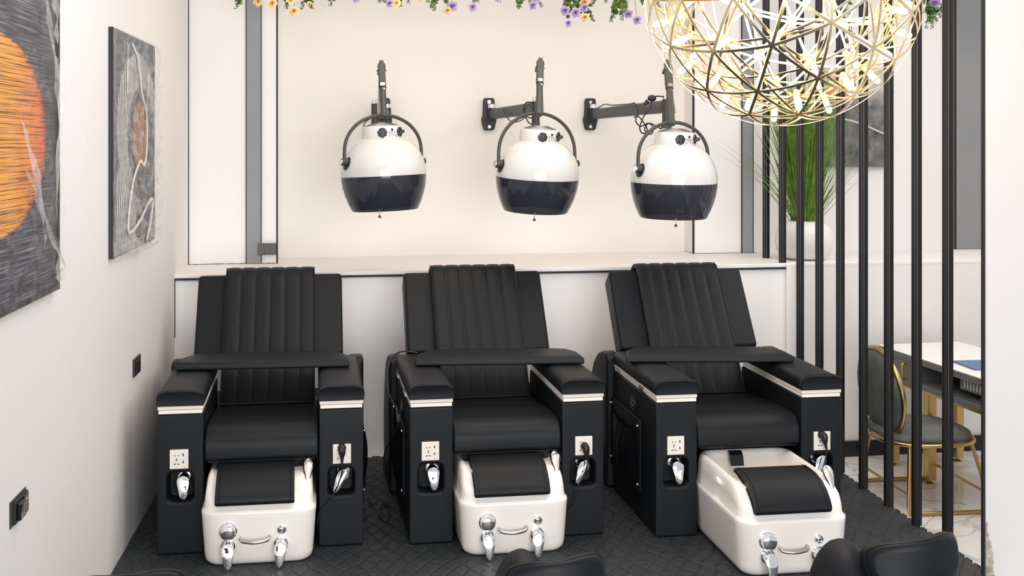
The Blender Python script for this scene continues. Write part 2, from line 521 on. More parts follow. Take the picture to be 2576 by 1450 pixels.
# thin dark cracks where panels meet the left wall and the ledge
struct('trim_13', Mb().box(-0.9088, -0.905, 6.715, 6.727, ZL, TOP), M_SEAM)
struct('trim_14', Mb().box(-0.9088, -0.9055, 6.222, 6.232, 0.62, 0.905), M_SEAM)
crack = Mb()
x = -0.86
while x < -0.42:
    w = random.uniform(0.008, 0.045)
    if not -0.575 < x < -0.52:
        crack.box(x, min(x + w, -0.42), 0.484, 0.4885, ZL, ZL + random.uniform(0.002, 0.004))
    x += w + random.uniform(0.004, 0.03)
struct('trim_15', crack, M_SEAM, back=True, smooth=False)
# the white pier at the right edge, its black corner and the broken plaster at its foot
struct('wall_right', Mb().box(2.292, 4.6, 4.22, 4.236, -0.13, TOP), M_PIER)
struct('trim_16', Mb().box(2.284, 2.2925, 4.224, 4.240, 0.0, TOP), M_SEAM)
br = Mb(); wdt = 0.03
for k in range(70):
    z = 0.0 + k * 0.0028
    wdt = max(0.003, min(0.034, wdt + random.uniform(-0.0035, 0.0031)))
    br.box(2.2915, 2.2925 + wdt * (1 - 0.45 * k / 70), 4.2188 - random.uniform(0, 0.0012), 4.2215, z, z + 0.0029)
struct('trim_17', br, M_PLASTER, smooth=False)
struct('wall_far_right', Mb().box(4.6, 4.7, 3.0, 7.4, -0.13, TOP), M_WALL)

# foam mat with its jigsaw edge along the right and the back
def mat_outline():
    L, R, F, B = -0.905, 2.312, -1.9, 6.195
    pts = [(L, F), (R, F)]
    y = 3.02
    while y < B - 0.05:                     # teeth on the right
        pts += [(R, y), (R + 0.013, y - 0.004), (R + 0.013, y + 0.034), (R, y + 0.03)]; y += 0.062
    bx = lambda x: B + 0.045 * x
    x = R
    while x > L + 0.07:                     # teeth at the back, following the wall
        pts += [(x, bx(x)), (x - 0.03, bx(x)), (x - 0.026, bx(x) + 0.016), (x - 0.066, bx(x) + 0.016), (x - 0.062, bx(x))]; x -= 0.068
    pts += [(L, bx(L))]
    return pts
tag(obj('foam_floor_mat', Mb().prism(mat_outline(), -0.012, 0.0, 'z'), M_MAT, smooth=False),
    'black embossed foam mat with jigsaw edges under the three pedicure chairs', 'mat')

# ------------------------------------------------------------------ wall plates
t = thing('light_switch', 'slate grey switch plate on the grey strip above the ledge', 'switch', (0, 6.2777, 0), 2.6054)
obj('plate', Mb().box(-0.518, -0.4215, 0.462, 0.4775, 0.983, 1.046), M_SLATE, t, bev=0.0015)
obj('button', Mb().box(-0.484, -0.455, 0.457, 0.463, 0.995, 1.032), M_SLATE, t, bev=0.001)

t = thing('wall_socket', 'black socket plate low on the left wall beside the first chair', 'socket', (-0.9088, 5.16, 0.677))
obj('plate', Mb().box(0, 0.009, -0.07, 0.07, -0.036, 0.036), M_BLACK, t, bev=0.002)
obj('socket_face', Mb().box(0.008, 0.0125, -0.05, 0.05, -0.026, 0.026), M_BLACK, t, bev=0.002)
hh = Mb()
for dy, dz in ((-0.018, 0.01), (0.018, 0.01), (0, -0.012)):
    hh.box(0.0124, 0.0131, dy - 0.006, dy + 0.006, dz - 0.003, dz + 0.003)
obj('pin_hole', hh, M_BLACKG, t)
t = thing('wall_socket', 'black socket with a plugged-in adapter nearest the camera on the left wall', 'socket', (-0.9088, 3.41, 0.614))
obj('back_box', Mb().box(-0.002, 0.003, -0.078, 0.074, -0.034, 0.036), M_CHAR, t)
obj('plate', Mb().box(0.002, 0.010, -0.055, 0.07, -0.030, 0.030), M_BLACK, t, bev=0.002)
obj('adapter', Mb().box(0.009, 0.020, -0.042, 0.012, -0.024, 0.022), M_BLACKG, t, bev=0.004)
obj('rocker', Mb().box(0.009, 0.0135, 0.018, 0.062, -0.024, 0.026), M_BLACKG, t, bev=0.002)
obj('indicator', Mb().box(0.0134, 0.0142, 0.034, 0.046, 0.012, 0.015), M_SOCKET, t)

# ------------------------------------------------------------------ canvases on the left wall
def film_sheet(y0, y1, z0, z1, x0, amp, seed, ny=34, nz=44, ragged=0.03):
    rnd = random.Random(seed); vs = []
    cr = [(rnd.uniform(y0, y1), rnd.uniform(z0, z1), rnd.uniform(0, pi), rnd.uniform(20, 60)) for _ in range(9)]
    for j in range(nz + 1):
        for i in range(ny + 1):
            y = y0 + (y1 - y0) * i / ny; z = z0 + (z1 - z0) * j / nz
            if i in (0, ny): y += rnd.uniform(-ragged, ragged * 0.4) * (1 if i == ny else -1) * 0.6
            if j in (0, nz): z += rnd.uniform(-ragged, ragged * 0.5) * (1 if j == nz else -1) * 0.7
            h = sum(abs(sin(((y - a) * cos(c) + (z - b) * sin(c)) * f)) ** 6 for a, b, c, f in cr) * amp / 3 + rnd.random() * amp * 0.25
            edge = 1.0 if 0 < i < ny and 0 < j < nz else 0.15
            vs.append((x0 + h * edge, y, z))
    fs = [(j * (ny + 1) + i, j * (ny + 1) + i + 1, (j + 1) * (ny + 1) + i + 1, (j + 1) * (ny + 1) + i) for j in range(nz) for i in range(ny)]
    return Mb().add(vs, fs)

def film_flap(pts, seed):
    rnd = random.Random(seed); mb = Mb()
    for (a, b, c) in pts:
        vs = [Vector(a), Vector(b), Vector(c)]; n = 7; P = []
        for i in range(n + 1):
            for j in range(n + 1 - i):
                p = vs[0] * (1 - i / n - j / n) + vs[1] * (i / n) + vs[2] * (j / n)
                P.append(p + Vector((rnd.uniform(0, 0.012), rnd.uniform(-.006, .006), rnd.uniform(-.006, .006))))
        idx = {}; k = 0
        for i in range(n + 1):
            for j in range(n + 1 - i): idx[i, j] = k; k += 1
        fs = []
        for i in range(n):
            for j in range(n - i):
                fs.append((idx[i, j], idx[i + 1, j], idx[i, j + 1]))
                if i + j < n - 1: fs.append((idx[i + 1, j], idx[i + 1, j + 1], idx[i, j + 1]))
        mb.add(P, fs)
    return mb

t = thing('wall_canvas', 'large canvas with an orange disc on black, in clear film, nearest on left wall', 'painting', (-0.9088, 3.30, 1.66))
obj('canvas', Mb().box(0.002, 0.014, -0.62, 0.475, -0.49, 0.50), m_canvas_orange(), t, smooth=False)
fr = Mb()
for a in ((-0.63, 0.485, -0.502, -0.488), (-0.63, 0.485, 0.50, 0.514), (0.474, 0.486, -0.502, 0.514), (-0.632, -0.62, -0.502, 0.514)):
    fr.box(0.0, 0.022, *a)
obj('frame', fr, M_BLACK, t)
obj('wrapping_film', film_sheet(-0.64, 0.515, -0.52, 0.53, 0.016, 0.02, 3), M_FILM, t, smooth=False)
obj('film_flap', film_flap([((0.03, 0.05, -0.12), (0.035, 0.49, -0.44), (0.03, 0.3, -0.34)), ((0.03, 0.44, -0.36), (0.02, 0.53, -0.5), (0.02, 0.40, -0.46)),
                            ((0.03, 0.02, 0.0), (0.035, 0.25, -0.36), (0.03, 0.2, -0.15)),
                            ((0.026, 0.33, 0.49), (0.028, 0.44, 0.46), (0.026, 0.40, 0.22)), ((0.026, 0.36, 0.20), (0.028, 0.46, 0.16), (0.026, 0.43, -0.06)), ((0.026, 0.44, 0.12), (0.028, 0.47, 0.05), (0.026, 0.40, -0.30)), ((0.026, 0.25, 0.36), (0.028, 0.30, 0.33), (0.026, 0.44, 0.10))], 4), M_FOLD, t, smooth=False)

t = thing('wall_canvas', 'narrower canvas with white stripes and orange lens, in torn film, by the corner', 'painting', (-0.9088, 5.076, 1.594))
t.scale = (0.42, 1.08, 1.02)
obj('canvas', Mb().box(0.002, 0.038, -0.428, 0.43, -0.413, 0.414), m_canvas_stripes(), t, smooth=False)
obj('stretcher', Mb().box(0.0, 0.036, -0.432, 0.434, -0.418, 0.419), M_BLACK, t)
obj('wrapping_film', film_sheet(-0.44, 0.442, -0.44, 0.42, 0.039, 0.06, 9, ragged=0.02), M_FILM2, t, smooth=False)
obj('film_flap', film_flap([((0.05, 0.30, -0.22), (0.03, 0.50, -0.41), (0.045, 0.2, -0.40)), ((0.045, 0.42, 0.28), (0.03, 0.52, -0.12), (0.045, 0.36, -0.3)),
                            ((0.045, -0.02, 0.36), (0.048, 0.05, 0.36), (0.048, 0.20, 0.02)), ((0.045, 0.22, 0.3), (0.048, 0.27, 0.28), (0.048, 0.16, -0.05)), ((0.045, -0.2, 0.38), (0.048, -0.16, 0.38), (0.048, -0.22, 0.1)),
                            ((0.045, -0.4, -0.38), (0.03, 0.1, -0.46), (0.045, 0.2, -0.37))], 5), M_FOLD, t, smooth=False)
obj('wrapped_edge', Mb().box(0.037, 0.041, -0.432, -0.385, -0.36, 0.418), M_EDGE, t)
cord = smooth_path([(0.045, -0.08, 0.385), (0.05, 0.02, 0.33), (0.052, 0.10, 0.20), (0.052, 0.20, 0.12), (0.055, 0.20, -0.02), (0.055, 0.14, -0.09), (0.055, 0.05, -0.075),
                    (0.055, -0.10, -0.16), (0.055, -0.19, -0.31), (0.055, -0.14, -0.345), (0.055, 0.06, -0.31), (0.055, 0.26, -0.245), (0.055, 0.34, -0.25), (0.055, 0.28, -0.34), (0.055, 0.20, -0.40)])
obj('led_cord', Mb().tube(cord, 0.0075, 8), M_CLIPS, t, label='white rubber light cord looping over the canvas')
obj('cord_plug', Mb().box(0.03, 0.055, 0.435, 0.485, -0.37, -0.30), M_SOCKET, t, bev=0.004)

t = thing('wall_canvas', 'dark film-wrapped canvas with an orange patch on the far wall behind the grass', 'painting', (0, 6.2777, 0), 2.6054)
sub = obj('canvas', Mb().box(-0.20, 0.20, -0.012, 0.012, -0.30, 0.30), m_canvas_far(), t, smooth=False)
sub.location = (3.02, 0.644, 1.745)
f2 = film_sheet(-0.21, 0.215, -0.31, 0.31, 0.0, 0.06, 21, ragged=0.02).xf(Matrix.Rotation(radians(-90), 4, 'Z'))
sub = obj('wrapping_film', f2, M_FILM2, t, smooth=False); sub.location = (3.02, 0.63, 1.745)
f3 = Mb().tube(smooth_path([(-0.15, -0.02, 0.0), (0.0, -0.024, -0.03), (0.2, -0.022, -0.11)]), 0.005, 6)
sub = obj('tie_cord', f3, M_CLIPS, t); sub.location = (3.02, 0.63, 1.745)

# ------------------------------------------------------------------ pedicure chair
DB = Vector((0, 0.598, 0.802)); NB = Vector((0, -0.802, 0.598))

def arm_mesh(x0, x1, hx0, hx1, hz0, hz1):
    y0, y1, z0, z1 = 0.0, 0.72, 0.0, 0.545
    hole = rrect(hx0, hx1, hz0, hz1, 0.022, 5)
    outer = []
    for (cx, cz, px, pz) in ((x1, z1, hx1, hz1), (x0, z1, hx0, hz1), (x0, z0, hx0, hz0), (x1, z0, hx1, hz0)):
        first = (cx, pz) if (cx, cz) in ((x1, z1), (x0, z0)) else (px, cz)
        last = (px, cz) if (cx, cz) in ((x1, z1), (x0, z0)) else (cx, pz)
        c = (cx, cz)
        mid = lambda a, b: ((a[0] + b[0]) / 2, (a[1] + b[1]) / 2)
        outer += [first, mid(first, c), c, mid(c, last), last]
    m = Mb()
    P = lambda l, y: [(p[0], y, p[1]) for p in l]
    dent = [((hx0 + hx1) / 2 + (p[0] - (hx0 + hx1) / 2) * 0.93, (hz0 + hz1) / 2 + (p[1] - (hz0 + hz1) / 2) * 0.93) for p in hole]
    m.rings([P(outer, y1), P(outer, y0), P(hole, y0), P(dent, 0.022), P(dent, 0.075)])
    return m

def paddle(base, r, length, tip_r, out, lean=0.0):
    """chrome lever: short barrel coming forward from base, and a tapering paddle hanging from it"""
    bx, by, bz = base
    m = Mb().cyl((bx, by, bz), (bx, by - 0.006, bz), r * 1.22, n=24)
    m.cyl((bx, by - 0.004, bz), (bx, by - out, bz - 0.004), r, n=24)
    prof = []
    for u in (0.0, 0.012, 0.04, 0.08, 0.14, 0.2, 0.3, 0.4, 0.5, 0.6, 0.7, 0.8, 0.88, 0.94, 0.98, 1.0):
        e = max(0, (u - 0.3) / 0.7); w = r * 1.12 * (1 - e) + tip_r * e
        w *= sqrt(max(0.05, 1 - max(0, (u - 0.86) / 0.16) ** 2))
        w *= sqrt(max(0.02, 1 - max(0, 1 - u / 0.2) ** 2))
        prof.append((w, u))
    L0 = Vector((bx, by - out + 0.001, bz + r * 0.85))
    side = Vector((1, 0, -lean)).normalized(); rg = []
    for w, u in prof:
        c = L0 + Vector((lean * length * u, -0.017 * (1 - (1 - u) ** 2), -length * u))
        sl = -0.034 * (1 - u) / length
        nrm = Vector((0, -1, sl * -1 * -1)).normalized()
        nrm = Vector((0, -1, -sl)).normalized()
        th = 0.0055 * (1 - 0.4 * u)
        rg.append([c + side * w * cos(q) + nrm * th * (abs(sin(q)) ** 0.45) * (1 if sin(q) > 0 else -1) for q in [2 * pi * k / 20 for k in range(20)]])
    m.rings(rg)
    return m

def socket_plate(parent, x0, x1, z0, z1, usb=True):
    o = obj('socket_plate', Mb().box(x0, x1, -0.008, 0.002, z0, z1), M_SOCKET, parent, bev=0.002)
    w, h = x1 - x0, z1 - z0
    q = Mb()
    X = lambda u: x0 + w * u
    Z = lambda v: z0 + h * v
    for u, s in ((0.27, 1), (0.47, -1)):
        q.prism([(X(u - 0.04 * s), Z(0.70)), (X(u + 0.04 * s), Z(0.735)), (X(u + 0.04 * s), Z(0.665))], -0.0088, -0.0075, 'y')
        q.prism([(X(u - 0.06 * s), Z(0.24)), (X(u - 0.02 * s), Z(0.28)), (X(u + 0.05 * s), Z(0.30)), (X(u + 0.06 * s), Z(0.25)), (X(u, ), Z(0.23))], -0.0088, -0.0075, 'y')
    for v, r in ((0.51, 0.04), (0.43, 0.03)):
        q.cyl((X(0.37), -0.0088, Z(v)), (X(0.37), -0.0075, Z(v)), w * r, n=12)
    if usb:
        for v in (0.66, 0.29):
            q.box(X(0.70), X(0.76), -0.0088, -0.0075, Z(v), Z(v + 0.14))
    obj('slots', q, M_BLACK, o, smooth=False)
    obj('print_line', Mb().box(X(0.72), X(0.85), -0.0084, -0.0079, Z(0.09), Z(0.11)), M_STEEL, o)
    return o

def build_chair():
    t = thing('pedicure_chair', '', 'chair')
    g = 'pedicure chairs in a row'
    t['group'] = g
    arms = []
    for x0, x1, h in ((-0.395, -0.222, (-0.361, -0.258, 0.203, 0.318)), (0.222, 0.395, (0.256, 0.361, 0.200, 0.308))):
        a = obj('arm_base', arm_mesh(x0, x1, *h), M_LEATHER, t, bev=0.009); arms.append(a)
        hw = 0.0865; cx = (x0 + x1) / 2
        sg = -1 if x0 < 0 else 1
        # cream wood under the pad: fixed rail and the lid that hinges open
        obj('cream_rail', Mb().box(cx - hw + 0.004, cx + hw - 0.004, -0.003, 0.705, 0.5455, 0.5605), M_WOODW, t, bev=0.003)
        obj('cream_lid', Mb().box(cx - hw + 0.001, cx + hw - 0.001, -0.006, 0.705, 0.562, 0.577), M_WOODW, t, bev=0.003)
        # pad with rounded crown
        prof = []
        for i in range(13):
            q = pi * (1 - i / 12); c, sn = cos(q), sin(q)
            prof.append((cx + hw * 1.035 * (abs(c) ** 0.42) * (1 if c > 0 else -1), 0.590 + 0.043 * (sn ** 0.5) + 0.003 * (1 - c * c)))
        poly = [(cx - hw * 1.02, 0.578)] + prof + [(cx + hw * 1.02, 0.578)]
        rg = []
        for y, k in ((-0.012, 0.86), (-0.015, 0.95), (-0.008, 0.985), (0.0, 1.0), (0.35, 1.0), (0.69, 1.0), (0.705, 0.95)):
            rg.append([(cx + (p[0] - cx) * (0.96 + 0.04 * k if k < 1 else 1), y, 0.578 + (p[1] - 0.578) * (k if k < 1 else 1)) for p in poly])
        obj('arm_pad', Mb().rings(rg), M_LEATHER, t, ang=50)
        seam = [(cx + (p[0] - cx) * 1.0, 0.004, 0.5775 + (p[1] - 0.5775) * 1.012) for p in poly[1:-1]]
        obj('pad_piping', Mb().tube(seam, 0.0022, 6), M_LEATHER2, t)
        for yy in (0.17, 0.56):
            hx = x0 - 0.0 if sg < 0 else x1
            hm = Mb().box(hx - 0.004, hx + 0.004, yy, yy + 0.075, 0.553, 0.570)
            hm.cyl((hx + sg * 0.003, yy - 0.004, 0.5615), (hx + sg * 0.003, yy + 0.079, 0.5615), 0.004, n=8)
            obj('hinge', hm, M_STEEL, t)
        # lever in the recess
        lx = (-0.300 if sg < 0 else 0.316)
        obj('tap_lever', paddle((lx, 0.072, 0.282), 0.0215, 0.085, 0.012, 0.060, lean=(0.03 if sg < 0 else -0.35)), M_CHROME, t, ang=50)
        # outer side: pocket panel with four studs, oval badge
        sx = x0 if sg < 0 else x1
        a0 = sx - 0.010 if sg < 0 else sx
        pk = Mb().prism(rrect(0.215, 0.745, 0.115, 0.425, 0.02), a0, a0 + 0.010, 'x')
        sp = obj('side_pocket', pk, M_LEATHER, t, bev=0.003)
        a1 = sx + sg * 0.012
        bag = []
        for zi in range(9):
            z = 0.14 + 0.21 * zi / 8
            bul = 0.022 * sin(pi * (0.15 + 0.7 * zi / 8))
            bag.append([(a1 + sg * (bul * sin(pi * k / 12) ** 0.6 + 0.004 * sin(k * 2.1 + zi * .3) * (0 < k < 12)), 0.29 + 0.38 * k / 12, z + (0.02 * (1 - sin(pi * k / 12)) if zi == 8 else 0)) for k in range(13)])
        obj('gathered_pouch', Mb().rings(bag, False, False, closed=False), M_LEATHER, sp)
        for yy, zz in ((0.245, 0.395), (0.715, 0.395), (0.245, 0.148), (0.715, 0.148)):
            obj('stud', Mb().ball((a1, yy, zz), 0.0065, 10, 6), M_CHROME, sp)
        bd = obj('badge', Mb().cyl((sx, 0.35, 0.472), (sx + sg * 0.006, 0.35, 0.472), 0.036, n=28).xf(
            Matrix.Translation((0, 0.35, 0.472)) @ Matrix.Diagonal((1, 1.35, 0.9, 1)) @ Matrix.Translation((0, -0.35, -0.472))), M_BLACK, t, bev=0.002)
        em = Mb()
        for dy in (-0.014, 0.014):
            for rr in (0.0125, 0.006):
                pts = [(sx + sg * 0.0068, 0.35 + dy + rr * cos(a), 0.474 + rr * sin(a)) for a in [radians(40 + 28 * k) for k in range(11)]]
                em.tube(pts, 0.0014, 6)
        obj('emblem', em, M_STEEL, bd)
    socket_plate(arms[0], -0.348, -0.278, 0.334, 0.408)
    socket_plate(arms[1], 0.275, 0.346, 0.328, 0.404, usb=False)
    # curved rear shell closing the sides and back
    pr = [(0.722, 0.0), (1.0, 0.0), (1.09, 0.05), (1.135, 0.16), (1.13, 0.30), (1.085, 0.43), (1.0, 0.54), (0.91, 0.595), (0.82, 0.617), (0.745, 0.617), (0.722, 0.60)]
    for x0, x1 in ((-0.425, -0.36), (0.36, 0.425)):
        obj('rear_side', Mb().prism(pr, x0, x1, 'x'), M_LEATHER, t, bev=0.015, ang=180)
    obj('rear_panel', Mb().prism([(0.80, 0.02), (1.05, 0.02), (1.1, 0.16), (1.09, 0.30), (1.04, 0.42), (0.98, 0.40), (0.80, 0.33)], -0.36, 0.36, 'x'), M_LEATHER, t)
    obj('base_plinth', Mb().box(-0.222, 0.222, 0.52, 0.80, 0.02, 0.36), M_BLACK, t)
    # seat
    sp = [(0.02, 0.348), (0.80, 0.348), (0.80, 0.432), (0.62, 0.440), (0.36, 0.462), (0.16, 0.474), (0.095, 0.474), (0.050, 0.466), (0.022, 0.450), (0.008, 0.428), (0.003, 0.40), (0.004, 0.36)]
    obj('seat', Mb().prism(sp, -0.2195, 0.2195, 'x'), M_LEATHER, t, bev=0.009, seg=4, ang=180)
    obj('seat_piping', Mb().tube([(x, 0.010, 0.350) for x in (-0.205, 0.205)], 0.003, 6), M_LEATHER2, t)
    # reclined back
    org = Vector((0, 0.800, 0.625))
    fm = Matrix.Translation(org) @ Matrix((( 1, 0, 0, 0), (0, -NB.y, DB.y, 0), (0, -NB.z, DB.z, 0), (0, 0, 0, 1)))
    for x0, x1 in ((-0.335, -0.165), (0.165, 0.335)):
        wg = Mb()
        wg.prism(rrect(x0, x1, 0.0, 0.43, 0.018, 4), 0.0, 0.12, 'y')
        obj('back_wing', wg.xf(fm), M_LEATHER, t, bev=0.016, seg=4, ang=180)
    obj('back_core', Mb().box(-0.19, 0.19, 0.012, 0.115, -0.24, 0.425).xf(fm), M_LEATHER, t, bev=0.01)
    # draped cover with six stitched channels
    path = [(-0.034, -0.255), (-0.036, -0.2), (-0.034, -0.1), (-0.032, 0.0), (-0.030, 0.12), (-0.030, 0.25), (-0.028, 0.38), (-0.022, 0.425), (-0.004, 0.447), (0.03, 0.455), (0.07, 0.452), (0.11, 0.440)]
    def nrm(i):
        a = path[max(i - 1, 0)]; b = path[min(i + 1, len(path) - 1)]
        d = Vector((b[0] - a[0], b[1] - a[1])).normalized(); return Vector((-d.y, d.x))
    bw = 0.203
    rg = []
    for i, (p, q) in enumerate(path):
        n = nrm(i)
        rg.append([(x, p + n.x * e, q + n.y * e) for x, e in ((-bw, -0.002), (-bw, 0.010), (bw, 0.010), (bw, -0.002))])
    cv = obj('back_cover', Mb().rings(rg).xf(fm), M_LEATHER2, t)
    cw = 2 * bw / 6
    for k in range(6):
        xa = -bw + k * cw + 0.0012; xb = xa + cw - 0.0024
        rg = []
        for i, (p, q) in enumerate(path):
            n = nrm(i); row = []
            endk = 0.35 if i in (0, len(path) - 1) else 1
            for j in range(9):
                u = (-1, -0.93, -0.8, -0.45, 0, 0.45, 0.8, 0.93, 1)[j]
                hgt = 0.0095 + 0.0042 * endk * (1 - abs(u) ** 5)
                row.append((xa + (xb - xa) * (u + 1) / 2, p + n.x * hgt, q + n.y * hgt))
            rg.append(row)
        obj('channel', Mb().rings(rg, False, False, closed=False).xf(fm), M_LEATHER, cv, ang=60)
    for x in (-bw, bw):
        pts = [(x, p + nrm(i).x * 0.010, q + nrm(i).y * 0.010) for i, (p, q) in enumerate(path)]
        obj('cover_piping', Mb().tube(pts, 0.0035, 6).xf(fm), M_LEATHER2, cv)
    p, q = path[0]
    obj('cover_piping', Mb().tube([(x, p - 0.01, q) for x in (-bw, bw)], 0.0035, 6).xf(fm), M_LEATHER2, cv)
    return t

CH = [((-0.3739, 4.8381, 0), 2.1), ((0.5968, 4.8422, 0), 2.5), ((1.5853, 4.8025, 0), 1.8)]
chair = build_chair()
chair.location = CH[0][0]; chair.rotation_euler = (0, 0, radians(CH[0][1]))
chair['label'] = 'black leather pedicure chair nearest the left wall'
dup(chair, *CH[1], 'black leather pedicure chair in the middle with a cable at its side')
dup(chair, *CH[2], 'black leather pedicure chair next to the black bars, footbath pulled out')

def chair_m(i):
    return Matrix.Translation(CH[i][0]) @ Matrix.Rotation(radians(CH[i][1]), 4, 'Z')

# ------------------------------------------------------------------ lap trays lying across the arms
def tray_mesh():
    out = []
    pts = [(-0.365, -0.115), (0.365, -0.115), (0.352, 0.03), (0.318, 0.10), (0.24, 0.128), (0, 0.135), (-0.24, 0.128), (-0.318, 0.10), (-0.352, 0.03)]
    rg = []
    for z, k in ((0.0, 0.985), (0.004, 1.0), (0.016, 1.0), (0.024, 0.985), (0.030, 0.95), (0.0335, 0.85), (0.035, 0.55)):
        rg.append([(p[0] * (1 - (1 - k) * 0.35), p[1] * k, z) for p in pts])
    return Mb().rings(rg)
TR = [((-0.008, 0.505), -2.2, 0, 'black padded lap tray lying across the arms of the left pedicure chair'),
      ((0.035, 0.46), -5.5, 1, 'black padded lap tray lying across the arms of the middle pedicure chair'),
      ((-0.04, 0.445), -8.5, 2, 'black padded lap tray set askew on the right pedicure chair')]
tr0 = None
for (lx, ly), rz, ci, lab in TR:
    p = chair_m(ci) @ Vector((lx, ly, 0.6375))
    if tr0 is None:
        tr0 = thing('lap_tray', lab, 'tray', p, CH[ci][1] + rz, 'lap trays on the pedicure chairs')
        obj('tray_pad', tray_mesh(), M_LEATHER, tr0, sub=0, bev=0.006, ang=180)
        obj('tray_piping', Mb().tube([(-0.362, -0.114, 0.006), (0.362, -0.114, 0.006)], 0.003, 6), M_LEATHER2, tr0)
    else:
        dup(tr0, p, CH[ci][1] + rz, lab)

# ------------------------------------------------------------------ footbaths
def rring(hw, y0, y1, r, zf, n=7, sub=3):
    pts = []
    base = rrect(-hw, hw, y0, y1, r, n)
    m = len(base)
    for i in range(m):
        a, b = base[i], base[(i + 1) % m]
        long = sqrt((a[0] - b[0]) ** 2 + (a[1] - b[1]) ** 2) > 0.05
        k = 8 if long else 1
        for j in range(k):
            u = j / k
            pts.append((a[0] + (b[0] - a[0]) * u, a[1] + (b[1] - a[1]) * u))
    return [(x, y, zf(y)) for x, y in pts]

def tub_top(y):
    u = min(1.0, max(0.0, (y - 0.004) / 0.17))
    return 0.222 + 0.098 * sin(pi / 2 * u) ** 0.9 + 0.006 * max(0, y - 0.17)

def build_tub():
    t = thing('footbath', '', 'footbath')
    L = 0.61
    N = 7
    R = []
    cst = lambda z: (lambda y: z)
    R.append(rring(0.17, 0.035, L - 0.035, 0.05, cst(0.0)))
    R.append(rring(0.190, 0.018, L - 0.015, 0.055, cst(0.004)))
    R.append(rring(0.2, 0.010, L - 0.007, 0.06, cst(0.016)))
    R.append(rring(0.204, 0.006, L - 0.004, 0.062, cst(0.035)))
    R.append(rring(0.214, 0.0, L, 0.066, cst(0.180)))
    R.append(rring(0.2155, -0.001, L, 0.066, cst(0.194)))
    R.append(rring(0.2145, 0.0, L, 0.066, cst(0.202)))
    R.append(rring(0.2095, 0.005, L - 0.003, 0.064, cst(0.207)))
    R.append(rring(0.2055, 0.009, L - 0.006, 0.063, cst(0.211)))
    R.append(rring(0.203, 0.012, L - 0.008, 0.062, lambda y: 0.211 + (tub_top(y) - 0.211) * 0.45))
    R.append(rring(0.198, 0.018, L - 0.012, 0.060, lambda y: 0.211 + (tub_top(y) - 0.211) * 0.86))
    R.append(rring(0.190, 0.030, L - 0.018, 0.056, lambda y: tub_top(y) - 0.002))
    R.append(rring(0.182, 0.10, L - 0.026, 0.050, lambda y: tub_top(y)))
    R.append(rring(0.174, 0.19, L - 0.036, 0.045, lambda y: tub_top(y) - 0.003))
    R.append(rring(0.168, 0.205, L - 0.044, 0.045, lambda y: tub_top(y) - 0.015))
    R.append(rring(0.150, 0.225, L - 0.075, 0.045, cst(0.13)))
    R.append(rring(0.12, 0.26, L - 0.11, 0.045, cst(0.105)))
    obj('tub_shell', Mb().rings(R), M_TUB, t, ang=75)
    # footrest cushion draped over the front slope
    pr = [(0.008, 0.226), (-0.010, 0.232), (-0.013, 0.246), (0.0, 0.268), (0.03, 0.300), (0.075, 0.327), (0.13, 0.340), (0.18, 0.3445), (0.222, 0.3445), (0.237, 0.338), (0.240, 0.328), (0.18, 0.322), (0.1, 0.299), (0.05, 0.268)]
    rg = []
    for x, k in ((-0.154, 0.84), (-0.158, 0.93), (-0.155, 0.985), (-0.149, 1.0), (-0.05, 1.0), (0.04, 1.0), (0.122, 1.0), (0.128, 0.985), (0.131, 0.93), (0.127, 0.84)):
        cy, cz = 0.13, 0.302
        rg.append([(x - 0.012 * (0.2 - p[0]) * (1 if x < 0 else -1), cy + (p[0] - cy) * (0.94 + 0.06 * k), cz + (p[1] - cz) * k) for p in pr])
    cu = obj('footrest_cushion', Mb().rings(rg), M_LEATHER, t, ang=60)
    for x in (-0.143, 0.116):
        pts = [(x - 0.012 * (0.2 - p[0]) * (1 if x < 0 else -1), p[0], p[1] + 0.001) for p in pr[2:9]]
        obj('cushion_seam', Mb().tube(pts, 0.0018, 6), M_LEATHER2, cu)
    fy = 0.002
    MY = Matrix.Rotation(radians(90), 4, 'X')
    def disc(x, z, prof): return Mb().lathe(prof, 28, Matrix.Translation((x, fy, z)) @ MY, False, True)
    obj('diverter_knob', disc(-0.112, 0.134, [(0.033, 0), (0.033, 0.004), (0.029, 0.006), (0.028, 0.024), (0.0265, 0.031), (0.020, 0.034), (0.008, 0.0352), (0.002, 0.0354)]), M_CHROME, t)
    bn = obj('air_button', disc(0.086, 0.132, [(0.0185, 0), (0.0185, 0.004), (0.016, 0.008), (0.0125, 0.009), (0.0115, 0.006), (0.0112, 0.004)]), M_CHROME, t)
    obj('button_face', disc(0.086, 0.132, [(0.0112, 0.003), (0.0108, 0.0065), (0.006, 0.0095), (0.001, 0.01)]), M_CHROME, bn)
    for x in (-0.112, 0.083):
        obj('tap_lever', paddle((x, fy + 0.001, 0.078), 0.0215, 0.090, 0.012, 0.040, lean=0.02 if x < 0 else -0.06), M_CHROME, t, ang=50)
    hp = smooth_path([(-0.067, 0.0, 0.107), (-0.066, -0.016, 0.105), (-0.056, -0.024, 0.099), (-0.014, -0.032, 0.096), (0.030, -0.024, 0.100), (0.040, -0.016, 0.107), (0.041, 0.0, 0.109)], 4)
    obj('pull_handle', Mb().tube(hp, 0.0062, 10, flat=0.75), M_STEEL, t)
    # hand shower parked at the right rear corner
    sh = Mb()
    rgs = []
    A0 = Vector((0.180, 0.075, 0.262)); A1 = Vector((0.186, 0.165, 0.357)); dv = (A1 - A0).normalized(); sx_ = Vector((1, 0, 0)); sx_ = (sx_ - dv * sx_.dot(dv)).normalized(); sn_ = dv.cross(sx_)
